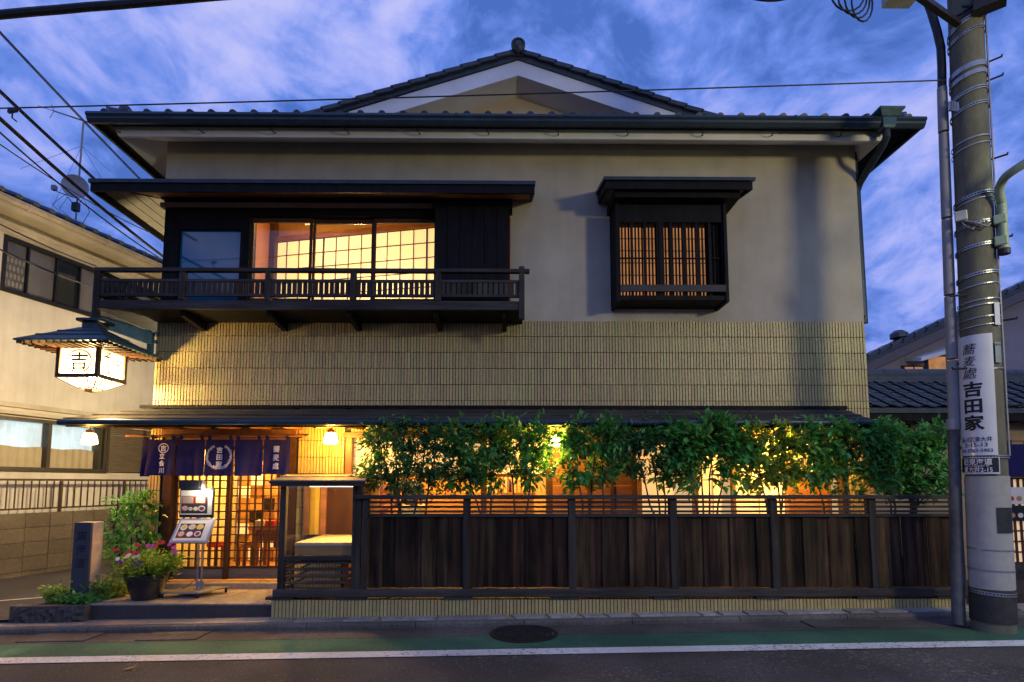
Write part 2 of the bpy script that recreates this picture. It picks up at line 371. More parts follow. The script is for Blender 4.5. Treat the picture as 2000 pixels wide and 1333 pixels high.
# ================================================================== the ground
YF, YW = 6.63, 7.85
def sheet(name, mat, strips, xs, label=None):
    mb = MB()
    for (y0, z0, y1, z1) in strips:
        for a, b in zip(xs[:-1], xs[1:]):
            mb.add([(a, y0, gz(a)+z0), (b, y0, gz(b)+z0), (b, y1, gz(b)+z1), (a, y1, gz(a)+z1)], [(0, 1, 2, 3)])
    o = mb.build(name, mat); return structure(o)
XS = [-60, -14, 0, 14, 60]
DZ = -.065
yk = gp(1000, 1224, DZ).y            # foot of the kerb
yg = gp(1000, 1243, DZ).y            # edge of the green band
yl0, yl1 = gp(1000, 1269.5, DZ).y, gp(1000, 1281, DZ).y
g = MB().add([(-300, -200, -.45), (300, -200, -.45), (300, 300, -.45), (-300, 300, -.45)], [(0, 1, 2, 3)]).build('ground', m_asphalt); structure(g)
structure(sheet('road', m_asphalt, [(-14, DZ, yg+.02, DZ)], XS))
structure(sheet('green_lane', m_green, [(yl0-.05, DZ+.004, yg, DZ+.004)], XS))
structure(sheet('white_line', m_line, [(yl1, DZ+.008, yl0, DZ+.008)], XS))
gut = sheet('gutter_apron', m_gutterc, [(yg+.0, DZ+.006, yk+.02, DZ+.002)], XS)
# kerb: rounded top edge, several kerb stones with joints
kr = bpy.data.objects.new('kerb', None); COL.objects.link(kr); kr['kind'] = 'structure'
kprof = [(0, -.2), (0, DZ+.035), (.012, -.006), (.03, .0), (.06, .0), (.06, -.2)]
kx = -14.2
while kx < 14:
    a, b = kx+.004, kx+1.196
    mb = MB(); poly = [(a, yk+p, gz(a)+q) for p, q in kprof]
    mb.prism(poly, (b-a, 0, gz(b)-gz(a))); mb.build('kerb_stone', m_concrete, kr); kx += 1.2
# sidewalk strip behind the kerb
structure(sheet('sidewalk', m_slab, [(yk+.06, -.003, YF+.6, -.003), (YF+.6, -.003, 8.2, -.003)], XS))
# flagstones along the foot of the plinth
fx = xa(520, 1208, 6.6)
fl = MB(); fy0, fy1 = yk+.064, YF-.008
fr = random.Random(5)
flroot = bpy.data.objects.new('flagstone_strip', None); COL.objects.link(flroot); flroot['kind'] = 'structure'
x = fx
while x < 6.3:
    w = fr.uniform(.2, .42); t0 = fr.uniform(-.07, .05); t1 = fr.uniform(-.07, .05); g_ = .012
    poly = [(x+t0+g_, fy0, gz(x)), (x+w+t1-g_, fy0+fr.uniform(0, .02), gz(x+w)), (x+w-g_, fy1, gz(x+w)), (x+g_, fy1, gz(x))]
    MB().prism([(p[0], p[1], p[2]+.012+fr.uniform(0, .006)) for p in poly], (0, 0, -.04)).build('flagstone', m_flag, flroot, bev=.004)
    x += w
# alley between the two houses
al = MB()
al.add([(-60, yk+.2, .0), (-4.95, yk+.2, .012), (-4.95, 40, .05), (-60, 40, .05)], [(0, 1, 2, 3)])
structure(al.build('alley', m_alley))
structure(MB().add([(-5.75, 8.1, .024), (-5.66, 8.1, .024), (-6.7, 7.55, .020), (-6.8, 7.55, .020)], [(0, 1, 2, 3)]).build('faded_parking_line', m_line))
# stone slabs in front of the step
sl0 = yk+.063
xl, xr = xa(-60, 1210, 6.55), xa(533, 1210, 6.6)
slr = bpy.data.objects.new('slab_walk', None); COL.objects.link(slr); slr['kind'] = 'structure'
nx = [xl, xl+1.25, xl+2.55, xa(405, 1210, 6.6), xr-.01]
for a, b in zip(nx[:-1], nx[1:]):
    MB().prism([(a+.003, sl0, gz(a)+.012), (b-.003, sl0, gz(b)+.012), (b-.003, 6.74, gz(b)+.012), (a+.003, 6.74, gz(a)+.012)], (0, 0, -.06)).build('stone_slab', m_slab, slr, bev=.003)
# entrance step: dark riser, paved top
ZP = .165
sx0, sx1 = xa(170, 1195, 6.70), xa(534, 1195, 6.70)
stp = bpy.data.objects.new('entrance_step', None); COL.objects.link(stp); stp['kind'] = 'structure'
MB().box(sx0, sx1, 6.70, 6.74, -.1, ZP-.022).build('riser', m_step, stp)
px_ = [sx0, sx0+(sx1-sx0)*.36, sx0+(sx1-sx0)*.68, sx1]
py_ = [6.695, 7.12, 7.62]
for j in range(2):
    for i in range(3):
        MB().box(px_[i]+.002, px_[i+1]-.002, py_[j]+.002, py_[j+1]-.002, ZP-.02, ZP).build('paving_slab', m_slab, stp, bev=.003)
MB().box(sx0, sx1, 6.742, 7.85, -.1, ZP-.021).build('step_bed', m_grout, stp)
MB().box(xa(318, 1130, 7.62), xa(560, 1130, 7.62), 7.624, 7.80, ZP-.02, ZP+.07).build('door_sill', m_slab, stp, bev=.004)
# covers in the gutter
for (px, py, w) in [(340, 1243, .62), (1640, 1219, .7), (120, 1246, .7)]:
    p = gp(px, py, DZ+.008); c = MB().obox((p.x, p.y, p.z+.004), (w/2, 0, GS*w/2), (0, .16, 0), (0, 0, .005))
    co = c.build('drain_cover', m_gutterc, bev=.003)
    tag(co, {340: 'grey concrete drain cover with two slots below the entrance step', 1640: 'concrete drain cover at the kerb near the utility pole', 120: 'concrete drain cover at the kerb below the rough planter stone'}[px], 'drain cover', 'drain covers in the gutter')
    if px == 340:
        for k in (-.1, .08): MB().obox((p.x+k, p.y+.02, p.z+.0098), (.05, .03, 0), (-.006, .012, 0), (0, 0, .0006)).build('slot', m_ink, co)
# manhole cover with raised blocks
mc = gp(1024, 1239, DZ); mr = .355
mh = thing('manhole_cover', (mc.x, mc.y, mc.z), 'round dark iron manhole cover on the edge of the green lane', 'manhole cover')
MB().lathe((mc.x, mc.y, mc.z-.02), [(mr, 0), (mr, .034), (mr-.035, .034), (mr-.04, .029), (0.01, .029)], 40).build('cover', m_iron, mh)
kb = MB()
for rr, n in ((.06, 6), (.115, 12), (.17, 18), (.225, 24), (.28, 30), (.325, 36)):
    for k in range(n):
        a = 2*math.pi*k/n; c = (mc.x+rr*math.cos(a), mc.y+rr*math.sin(a), mc.z+.012)
        kb.obox(c, (math.cos(a)*.014, math.sin(a)*.014, 0), (-math.sin(a)*.018, math.cos(a)*.018, 0), (0, 0, .0035))
kb.build('tread_block', m_iron, mh, kind='stuff')
# fallen leaf on the road
p = gp(255, 1306, DZ+.012)
lf = MB().add([(p.x-.05, p.y-.02, p.z), (p.x-.01, p.y-.03, p.z+.006), (p.x+.05, p.y+.02, p.z+.012), (p.x-.005, p.y+.025, p.z+.008)], [(0, 1, 2, 3)]).build('fallen_leaf', M('dry_leaf', (.22, .12, .06), .7))
tag(lf, 'small dry brown leaf lying on the road below the white line', 'leaf')

# ================================================================== the soba house
HOUSE = thing('soba_restaurant', (0, YW, 0), 'two storey soba restaurant with tan plaster and ochre tile front', 'building')
XL, XR = xa(298, 795, YW), xa(1698, 806, YW)
ZT1, ZT0 = za(1000, 627, YW), za(1000, 800, YW)+.02          # tile band
ZTOP = za(1000, 281, YW)
YB = 15.5
bx0, bx1 = xa(316, 500, YW), xa(997, 500, YW); bz0, bz1 = za(700, 600, YW), za(700, 402, YW)
wl = MB()
wl.box(XL, XR, YW, YW+.2, bz1, ZTOP+.15)
wl.box(bx1, XR, YW, YW+.2, ZT1-.004, bz1-.0)
wl.box(XL, bx1, YW, YW+.2, ZT1-.004, bz0)
wl.build('upper_wall', m_plaster, HOUSE)
MB().box(XL+.003, XR-.003, YW+.012, YW+.2, ZT0-.35, ZT1-.006).build('tile_backing_wall', m_grout, HOUSE)
MB().box(XL, XL+.2, YW+.203, YB, -.1, ZTOP+.15).build('side_wall', m_plaster, HOUSE); MB().box(XR-.2, XR, YW+.203, YB, -.1, ZTOP+.15).build('side_wall', m_plaster, HOUSE)
MB().box(XL, XR, YB+.003, YB+.2, -.1, ZTOP+.15).build('back_wall', m_plaster, HOUSE)
Z2 = za(700, 603, YW)+.02
MB().box(XL+.2, XR-.2, YW+.2, YB, Z2-.35, Z2-.02).build('upper_floor', m_wood, HOUSE)
MB().box(XL+.2, XR-.2, YW+.2, YB, 6.35, 6.42).build('upper_ceiling', m_honey, HOUSE)

# --- tiles: real pieces, 45 x 230 mm, joints recessed
NCOL = 236; PIT = (XR-XL)/NCOL; TH = .2305
tile_me = MB().box(-PIT/2+.0042, PIT/2-.0042, -.009, .006, -TH/2+.0032, TH/2-.0032).mesh('tile', m_tile, bev=.0025)
TILEW = bpy.data.objects.new('tile_wall', MB().box(XL+.001, XR-.001, YW+.0095, YW+.0115, ZT0-.02, ZT1-.01).mesh('tile_wall', m_grout)); COL.objects.link(TILEW)
TILEW.parent = HOUSE; TILEW.matrix_parent_inverse = Matrix.Translation(-HOUSE.location)
tile_spots = []
def tiles(x0, x1, z0, z1, first=False, y=YW):
    i0 = math.ceil((x0-XL)/PIT-.02); i1 = math.floor((x1-XL)/PIT+.02)
    zt = z1
    while zt > z0+.02:
        zb = max(zt-TH, z0)
        for i in range(i0, i1):
            tile_spots.append((XL+(i+.5)*PIT, y, (zt+zb)/2, (zt-zb)/TH, first))
        zt = zb
# upper band, piers and strips of the ground floor
ZG0 = ZP+.07
xd0, xd1 = xa(322, 950, YW), xa(572, 900, YW)                # door opening
xw0, xw1 = xa(678, 900, YW), xa(1642, 930, YW)               # window bay
zl = za(450, 841, YW); zw = za(700, 846, YW)                 # lintels
tiles(XL, xd0-.02, 0.05, ZT0, True); tiles(xd1+.04, xw0, .05, ZT0, True)
tiles(xd0, xd1+.02, zl, ZT0, True)
tiles(XL, XR, ZT0, ZT1); tiles(xw0+.01, xw1-.01, zw, ZT0); tiles(xw1, XR, .1, ZT0)
big = [t for t in tile_spots if t[4]]; rest = [t for t in tile_spots if not t[4]]
rest.sort(key=lambda t: t[0]+.0*t[2]); 
one = (big+rest)[:296]; bulk = (big+rest)[296:]
for (x, y, z, s, _) in one:
    link('tile', tile_me, TILEW, loc=(x, y, z), scale=(1, 1, s))
mb = MB(); tv = [tuple(v.co) for v in tile_me.vertices]; tf = [tuple(p.vertices) for p in tile_me.polygons]
tr_ = random.Random(3)
for (x, y, z, s, _) in bulk:
    j = tr_.uniform(-.0012, .0012)
    mb.add([(x+a, y+b+j, z+c*s) for a, b, c in tv], tf)
mb.build('tile_field', m_tile, HOUSE, kind='stuff')
# ground floor backing walls
gw = MB()
gw.box(XL+.003, xd0-.02, YW+.012, YW+.2, -.1, ZT0-.352).box(xd1+.04, xw0-.001, YW+.012, YW+.2, -.1, ZT0-.352).box(xw1+.001, XR-.003, YW+.012, YW+.2, -.1, ZT0-.352)
gw.box(xw0, xw1, YW+.012, YW+.2, zw, ZT0-.352)
gw.box(xd0-.02, xd1+.04, YW+.012, YW+.2, zl+.002, ZT0-.352)
gw.build('lower_wall', m_grout, HOUSE)

# --- roof
SL = .338; XE0, XE1 = xa(172, 226, 7.18)+.08, xa(1798, 238, 7.18)-.03; YE = 7.18; ZE = za(1000, 233, YE)+.02
XC = .18; HWR = (XE1-XE0)/2; ZR = ZE+SL*HWR; YG = 8.36; YBK = 16.2; dG = YG-YE
rf = MB()
rf.prism([(XE0, YE, ZE), (XE1, YE, ZE), (XE1-1.5, YE+1.5, ZE+SL*1.5), (XE0+1.5, YE+1.5, ZE+SL*1.5)], (0, 0, -.09))
rf.prism([(XE1, YE, ZE), (XE1, YBK, ZE), (XC, YBK, ZR), (XC, YG, ZR), (XE1-dG, YG, ZE+SL*dG)], (0, 0, -.085))
rf.prism([(XE0, YE, ZE), (XE0, YBK, ZE), (XC, YBK, ZR), (XC, YG, ZR), (XE0+dG, YG, ZE+SL*dG)], (0, 0, -.08))
ROOF = rf.build('roof', m_rooftile, HOUSE)
n = 39; pit = (XE1-XE0-.3)/(n-1); tmb = MB()
L_ = 1.15; 
tmb.tube([(0, -.03, .005), (0, L_, SL*L_+.005)], .052, 10)
rt = tmb.mesh('roof_tile', m_rooftile, smooth=True)
for i in range(n):
    x = XE0+.15+i*pit
    link('roof_tile', rt, ROOF, loc=(x, YE, ZE+.012))
hb = MB()
for sx, xe in ((1, XE0), (-1, XE1)): hb.tube([(xe+.1*sx, YE+.1, ZE+.10), (xe+1.5*sx, YE+1.5, ZE+SL*1.5+.1)], .085, 8)
hb.build('hip_ridge', m_rooftile, ROOF, smooth=True)
for sx, xe in ((1, XE0), (-1, XE1)):
    e_ = MB().lathe((0, 0, 0), [(.03, -.05), (.095, -.05), (.1, 0), (.06, .02), (.02, .02)], 12).mesh('hip_end_tile', m_rooftile)
    link('hip_end_tile', e_, ROOF, loc=(xe+(.32 if sx > 0 else .36)*sx, YE+.10, ZE+.12), rot=(math.pi/2, 0, 0))
# gable
bh = .25; zoff = -.03
for s in (1, -1):
    hw = (XE1-XC) if s > 0 else (XC-XE0); xo = XC + s*(hw-.5)
    def zr(x): return ZR-(ZR-ZE)/hw*abs(x-XC)
    poly = [(XC, YG+.03, ZR-.09), (xo, YG+.03, zr(xo)-.09), (xo, YG+.03, zr(xo)-.09-bh), (XC, YG+.03, ZR-.09-bh)]
    MB().prism(poly, (0, .07, 0)).build('barge_board', m_white, ROOF)
    poly = [(XC, YG+.10, ZR-.088), (xo, YG+.10, zr(xo)-.088), (xo, YG+.10, zr(xo)-.088-bh+.02), (XC, YG+.10, ZR-.088-bh+.02)]
    MB().prism(poly, (0, .46, 0)).build('gable_soffit', m_white, ROOF)
    # rake tiles
    a = Vector((XC+s*.06, YG-.03, ZR+.0)); b = Vector((xo, YG-.03, zr(xo)+.0)); d = b-a; nn = 19
    for k in range(nn):
        p0 = a+d*(k/nn); p1 = a+d*((k+1.12)/nn)
        t = MB(); q = (p1-p0).normalized(); up = Vector((0, 1, 0)).cross(q); up = up if up.z > 0 else -up
        t.obox((p0+p1)/2 + up*.012 + Vector((0, .13, 0)), (p1-p0)/2, (0, .16, 0), up*.036)
        # slight kick so that each tile laps the one below
        t.v = [tuple(Vector(v) + up*(.011*(1-((Vector(v)-p0).dot(q)/(p1-p0).length)*2) * -1)) for v in t.v]
        t.build('rake_tile', m_rooftile, ROOF, bev=.006)
MB().prism([(XE0+.9, YG+.56, ZE+.1), (XE1-.9, YG+.56, ZE+.1), (XC, YG+.56, ZR-.14)], (0, .1, 0)).build('gable_wall', M('ochre_gable_plaster', (.62, .49, .34), .9, .1, 3, .3, 120), ROOF)
rg = MB(); rg.tube([(XC, YG-.08, ZR+.07), (XC, YBK, ZR+.07)], .085, 14); rg.box(XC-.13, XC+.13, YG-.03, YBK, ZR-.05, ZR+.05); rg.build('ridge', m_rooftile, ROOF, smooth=True)
eo = MB(); eo.lathe((0, 0, 0), [(.112, 0), (.112, .05), (.085, .065), (.08, .045), (.075, .045), (.045, .065), (.01, .07)], 18)
link('ridge_end_tile', eo.mesh('ridge_end_tile', m_rooftile), ROOF, loc=(XC, YG-.08, ZR+.065), rot=(math.pi/2, 0, 0))
# eave: gutter, fascia, soffit
gu = MB(); zg = ZE-.005; prof = [(0, 0), (-.09, 0), (-.10, -.035), (-.075, -.06), (-.07, -.085), (-.035, -.125), (0, -.125)]
gx0, gx1 = XE0-.05, XE1+.05
gu.prism([(gx0, YE+a, zg+b) for a, b in prof], (gx1-gx0, 0, 0)); gu.build('gutter', m_gutter, HOUSE)
for xe, s in ((XE0, -1), (XE1, 1)): MB().prism([(xe-s*a, YE+.005, zg+b-.001) for a, b in prof], (0, 8.6, 0)).build('side_gutter', m_gutter, HOUSE)
for px in (330, 505, 680, 890, 1100, 1320, 1545):
    x = xa(px, 232, YE); MB().prism([(x, YE+a*1.07, zg+b*1.05+.004) for a, b in prof], (.035, 0, 0)).build('gutter_joint', m_gutter, HOUSE)
for px in (215, 383, 525, 672, 813, 950, 1088, 1225, 1373, 1510, 1645):
    x = xa(px, 246, YE); h = MB(); h.tube([(x, YE-.02, zg-.118), (x, YE+.03, zg-.15), (x+.03, YE+.09, zg-.165), (x+.03, YE+.165, zg-.13)], .007, 6)
    h.build('gutter_hook', m_metalk, HOUSE)
ff0, ff1 = xa(232, 262, 7.34), xa(1722, 270, 7.34)
fz1, fz0 = ZE-.055, za(1000, 271, 7.34)
MB().prism([(ff0, 7.34, fz0), (ff1, 7.34, fz0), (ff1+.09, 7.34, fz1), (ff0-.09, 7.34, fz1)], (0, .03, 0)).build('fascia', m_white, HOUSE)
zs = ZTOP
sof = MB()
o0, o1 = ff0, ff1
zsd = fz0+.004
sof.add([(o0, 7.342, zsd), (o1, 7.342, zsd), (XR-.0, YW+.002, zs), (XL+.0, YW+.002, zs)], [(0, 1, 2, 3)])
sof.add([(o1, 7.342, zsd), (o1, YB, zsd), (XR-.001, YB, zs), (XR-.001, YW, zs)], [(0, 1, 2, 3)])
sof.add([(o0, 7.342, zsd), (XL+.001, YW, zs), (XL+.001, YB, zs), (o0, YB, zsd)], [(0, 1, 2, 3)])
sof.build('soffit', m_white, HOUSE)
sfa = MB()
for xo, s in ((ff0, -1), (ff1, 1)):
    sfa.add([(xo+s*.0, 7.371, fz0), (xo+s*.0, YB, fz0), (xo+s*.09, YB, fz1), (xo+s*.09, 7.371, fz1)], [(0, 1, 2, 3)])
sfa.build('side_fascia', m_white, HOUSE)
# underside of the tiles between gutter and fascia
ub = MB(); ub.add([(gx0, YE, ZE-.095), (gx1, YE, ZE-.095), (gx1, 7.36, ZE-.05), (gx0, 7.36, ZE-.05)], [(0, 1, 2, 3)])
ub.add([(XE1+.02, YE, ZE-.095), (XE1+.02, YB, ZE-.095), (ff1+.03, YB, ZE-.055), (ff1+.03, YE, ZE-.055)], [(0, 1, 2, 3)])
ub.add([(XE0-.02, YE, ZE-.095), (XE0-.02, YB, ZE-.095), (ff0-.03, YB, ZE-.055), (ff0-.03, YE, ZE-.055)], [(0, 1, 2, 3)])
ub.build('eave_underside', m_black, HOUSE)
# rain hopper and downpipe at the right corner
hx = xa(1728, 240, YE); hz = za(1728, 216, 7.1)
ho = MB()
def frus(mb, x, y, z0, z1, a0, b0, a1, b1):
    mb.add([(x-a0, y-b0, z0), (x+a0, y-b0, z0), (x+a0, y+b0, z0), (x-a0, y+b0, z0), (x-a1, y-b1, z1), (x+a1, y-b1, z1), (x+a1, y+b1, z1), (x-a1, y+b1, z1)],
           [(0,3,2,1),(4,5,6,7),(0,1,5,4),(1,2,6,5),(2,3,7,6),(3,0,4,7)])
hy = YE-.02
frus(ho, hx, hy, hz-.03, hz, .165, .15, .17, .155); frus(ho, hx, hy, hz-.10, hz-.03, .115, .10, .16, .145); frus(ho, hx, hy, hz-.21, hz-.10, .085, .075, .095, .085); frus(ho, hx, hy, hz-.24, hz-.21, .065, .06, .085, .075)
HOP = ho.build('rain_hopper', m_copper, HOUSE)
dp = [(hx, hy, hz-.22), (hx, hy, hz-.33), (hx+.0, hy+.08, hz-.40), (XR+.05, YW-.22, hz-.50), (XR+.055, YW+.0, hz-.60), (XR+.055, YW+.08, hz-.70), (XR+.055, YW+.08, ZT1-.0)]
MB().tube(dp, .048, 10).build('downpipe', m_copperd, HOUSE, smooth=True)
MB().box(XR+.002, XR+.03, YW-.0, YW+.12, ZT1+.1, ZTOP-.1).build('corner_flashing', m_gutter, HOUSE)

# --- first floor canopy over the long window, wrapping round the left corner
cx0, cx1 = xa(172, 352, 7.2), xa(1046, 354, 7.2); cz = za(600, 351, 7.2); cyf = 7.2
cw = xa(318, 392, YW)-.02
CAN = MB()
zb = za(600, 386, YW)+.05                                   # where it meets the wall
cb_ = zb+.10
CAN.prism([(cx0, cyf, cz-.05), (cx1, cyf, cz-.05), (cx1, YW-.002, zb), (XL-.0, YW-.002, zb)], (0, 0, .05))
CAN.prism([(cx0-.0, cyf+.001, cz-.052), (XL-.003, YW-.002, zb-.002), (XL-.003, YW+2.3, zb-.002), (cx0, YW+2.3, cz-.052)], (0, 0, .05))
CANO = CAN.build('canopy', m_copperd, HOUSE)
fb = MB(); fb.box(cx0+.02, cx1-.012, cyf+.02, cyf+.05, cz-.165, cz-.052).box(cx0+.02, cx0+.05, cyf+.052, YW+2.3, cz-.165, cz-.052)
fb.prism([(cx1-.05, cyf+.052, cz-.165), (cx1-.05, cyf+.052, cz-.054), (cx1-.05, YW-.004, zb-.003), (cx1-.05, YW-.004, zb-.10)], (.036, 0, 0))
fb.build('fascia', m_black, CANO)
bw = (YW-cyf-.05)/4
for k in range(4):
    y0 = cyf+.054+k*bw; y1 = y0+bw-.008; f0 = (y0-cyf)/(YW-cyf); f1 = (y1-cyf)/(YW-cyf)
    za_, zb_ = cz-.075+(zb-.085-cz+.075)*f0, cz-.075+(zb-.085-cz+.075)*f1
    xo0 = cx0+.05+(XL-cx0)*f0; 
    MB().prism([(xo0, y0, za_), (cx1-.052, y0, za_), (cx1-.052, y1, zb_), (xo0+(XL-cx0)*(f1-f0), y1, zb_)], (0, 0, .012)).build('soffit_board', m_wood, CANO)
    xs0 = cx0+.052+k*(XL-cx0-.06)/4; xs1 = xs0+(XL-cx0-.06)/4-.01; q0 = (xs0-cx0)/(XL-cx0); q1 = (xs1-cx0)/(XL-cx0)
    zc, zd = cz-.08+(zb-.085-cz+.075)*q0, cz-.08+(zb-.085-cz+.075)*q1
    MB().prism([(xs0, cyf+(YW-cyf)*q0+.01, zc), (xs1, cyf+(YW-cyf)*q1+.01, zd), (xs1, YW+2.29, zd), (xs0, YW+2.29, zc)], (0, 0, .012)).build('soffit_board', M('pale_soffit_board', (.22, .19, .15), .8, .2, 8) if k == 0 else bpy.data.materials['pale_soffit_board'], CANO)
MB().box(bx0, bx1-.0, YW-.10, YW-.005, za(600, 396, YW), zb-.09).build('canopy_beam', m_black, CANO)

# --- the long bay: posts, lintel, fixed pane, sliding sashes, shutter box
YBAY = 7.74
BAY = MB()
X = lambda px, Y=YBAY: xa(px, 500, Y)
Z = lambda py, Y=YBAY: za(660, py, Y)
BAY.box(X(318), X(347), YBAY, YW+.18, bz0+.002, Z(407)).box(X(468), X(486), YBAY, YW+.1, bz0+.002, Z(407))
BAY.box(X(347), X(468), YBAY, YW+.1, Z(449), Z(407)).box(X(347), X(468), YBAY+.02, YW+.1, bz0+.002, Z(592))
BAY.box(X(486), X(852), YBAY-.01, YW+.1, Z(424), Z(408)); BAY.box(X(486), X(852), YBAY-.02, YW+.1, bz0+.002, Z(591))
BAYO = BAY.build('bay_frame', m_black, HOUSE)
MB().box(bx0, X(850), YBAY+.005, YW+.1, Z(407)+.003, Z(397)).build('lintel_plaster', m_plaster, HOUSE)
fp = MB().box(X(347)+.002, X(468)-.002, YBAY+.05, YBAY+.058, Z(592)+.002, Z(449)-.002).build('fixed_pane', m_rpane, BAYO)
SASH = bpy.data.objects.new('sliding_window', None)
ds = [(486, 606, 0), (606, 727, 1), (727, 852, 0)]
for a, b, k in ds:
    y0 = YBAY+.045+.04*k; x0, x1 = X(a), X(b); w = .036
    s = MB(); s.box(x0, x0+w, y0, y0+.032, Z(591)+.002, Z(424)-.002).box(x1-w, x1, y0, y0+.032, Z(591)+.002, Z(424)-.002)
    s.box(x0+w, x1-w, y0, y0+.032, Z(591)+.002, Z(591)+.07).box(x0+w, x1-w, y0, y0+.032, Z(427)-.04, Z(424)-.002)
    so = s.build('sliding_sash', m_lattice, HOUSE)
    MB().box(x0+w+.001, x1-w-.001, y0+.012, y0+.017, Z(591)+.071, Z(427)-.041).build('glass_pane', m_glass, so)
SB = MB(); SB.box(X(852), xa(995, 500, 7.56), 7.56, YW-.003, bz0-.02, Z(400, 7.56))
SBO = SB.build('shutter_box', m_black, HOUSE)
nb = 6; w = (xa(995, 500, 7.56)-X(852))/nb
for k in range(nb): MB().box(X(852)+k*w+.004, X(852)+(k+1)*w-.004, 7.545, 7.5595, bz0-.01, Z(404, 7.56)).build('plank', m_black, SBO)
MB().box(X(846), xa(1001, 400, 7.54), 7.53, YW-.003, Z(400, 7.54)+.003, Z(388, 7.54)).build('shutter_cap', m_black, SBO)
# room behind the long window
RM = MB()
ry1 = 9.9; rx0, rx1 = -4.2, 0.2
RM.box(rx0-.1, rx1+.1, ry1+.02, ry1+.1, Z2, 6.35); RM.box(rx1+.0, rx1+.1, YW+.22, ry1, Z2, 6.35)
RM.build('room_wall', M('orange_room_wall', (.50, .27, .10), .8, .12, 3), HOUSE)
MB().box(rx0-.1, rx0, YW+.22, ry1, Z2, 6.35).build('room_side_panel', M('reddish_veneer', (.46, .22, .12), .5, .2, 6, stretch=(1, 1, .2)), HOUSE)
pa = Vector((-4.12, 9.75, Z2)); pb = Vector((-1.1, 9.10, Z2)); dv = (pb-pa); L2 = dv.length; u = dv.normalized(); nrm = Vector((u.y, -u.x, 0))
zt = za(540, 474, 9.72)
shp = MB(); shp.add([pa+nrm*.0, pb+nrm*.0, pb+Vector((0, 0, zt-Z2)), pa+Vector((0, 0, zt-Z2))], [(0, 1, 2, 3)])
sh = shp.build('shoji', m_paper, HOUSE)
ncol = 13
for k in range(ncol+1):
    p = pa+u*(L2*k/ncol)+nrm*.012; w = .028 if k % 4 == 0 else .010
    MB().obox(p+Vector((0, 0, (zt-Z2)/2)), u*w/2, nrm*.01, (0, 0, (zt-Z2)/2)).build('shoji_bar', m_lattice, sh)
for k in range(8):
    z = Z2 + (zt-Z2)*k/7; MB().obox(pa+u*L2/2+nrm*.014+Vector((0, 0, z-Z2)), u*L2/2, nrm*.008, (0, 0, .006)).build('shoji_bar', m_lattice, sh)
MB().obox(pa+u*L2/2+Vector((0, 0, zt-Z2+.05)), u*L2/2, nrm*.05, (0, 0, .045)).build('head_rail', m_wood, sh)
MB().obox(pa+u*(L2+.07)+Vector((0, 0, .9)), u*.06, nrm*.07, (0, 0, 1.1)).build('room_post', m_wood, sh)
MB().obox(pa+u*.0+nrm*.05+Vector((0, 0, 1.15)), u*.05, nrm*.05, (0, 0, 1.15)).build('room_post', m_lattice, sh)
tp = MB(); tp.obox(pa+u*(L2*.32)+Vector((0, 0, zt-Z2+.42)), u*.42, nrm*.004, (0, 0, .14)); tp.build('transom', m_paper, sh)
lamp_light('room_light', (-2.3, 8.55, 4.85), 60, (1, .55, .2), .12, parent=HOUSE)
lamp_light('room_light', (-3.3, 8.9, 5.7), 26, (1, .55, .2), .12, parent=HOUSE)

# --- balcony
by = 7.2; BX0, BX1 = xa(190, 560, by), xa(1021, 560, by)
bz = lambda py: za(600, py, by)
BAL = bpy.data.objects.new('balcony', None)
deck = MB(); deck.box(BX0+.03, BX1-.02, by+.05, YW-.003, bz(604), bz(596)); deck.box(BX0+.03, XL-.003, YW, YW+.9, bz(604), bz(596))
BALO = deck.build('balcony', m_black, HOUSE)
MB().box(BX0+.012, BX1-.01, by-.012, by+.048, bz(604)-.004, bz(588)).build('floor_beam', m_weather, BALO)
ends = [190, 357, 524, 690, 856, 1019]
for i, px in enumerate(ends):
    x = xa(px, 560, by); w = .036; z0 = bz(604)-.13 if px in (190, 1019) else bz(588)+.001
    MB().box(x-w, x+w, by-.028, by+.045, z0, bz(527) if i < 5 else bz(520)).build('post', m_weatherv, BALO, bev=.004)
def rails(name, y0, y1, py0, py1, ext=0):
    MB().box(BX0-.03, BX1+ext, y0, y1, bz(py1), bz(py0)).build(name, m_weather, BALO, bev=.004)
rails('rail', by-.034, by+.04, 525.5, 532.5, .09); rails('rail', by-.006, by+.03, 546, 551.5); rails('rail', by-.006, by+.03, 574.5, 580)
pit = xa(600, 560, by)-xa(589.6, 560, by); x = BX0+.06
bal_me = MB().box(-.026, .026, -.009, .009, 0, bz(551.5)-bz(574.5)).mesh('baluster', m_weatherv)
while x < BX1-.04:
    if min(abs(x-xa(p, 560, by)) for p in ends) > .05: link('baluster', bal_me, BALO, loc=(x, by+.012, bz(574.5)))
    x += pit
# left return of the balcony
for z0, z1 in ((532.5, 525.5), (551.5, 546), (580, 574.5)): MB().box(BX0-.02, BX0+.02, by+.046, YW+.9, bz(z0), bz(z1)).build('side_rail', m_weather, BALO)
MB().box(BX0-.01, BX0+.03, by+.05, YW+.9, bz(604)-.005, bz(588)).build('side_beam', m_weather, BALO)
for k in range(20):
    y = by+.1+k*.072; MB().box(BX0-.009, BX0+.009, y, y+.05, bz(574.5), bz(551.5)).build('side_baluster', m_weatherv, BALO)
MB().box(BX1-.03, BX1+.01, by+.05, YW-.003, bz(604)-.005, bz(588)).build('side_beam', m_black, BALO)
for px in (375, 540, 690, 855, 985):
    x = xa(px, 620, 7.5)
    MB().prism([(x-.03, by+.07, bz(604)-.002), (x-.03, YW-.01, bz(604)-.002), (x-.03, YW-.01, bz(604)-.12), (x-.03, YW-.08, bz(604)-.13), (x-.03, by+.07, bz(604)-.08)], (.06, 0, 0)).build('bracket', m_black, BALO)

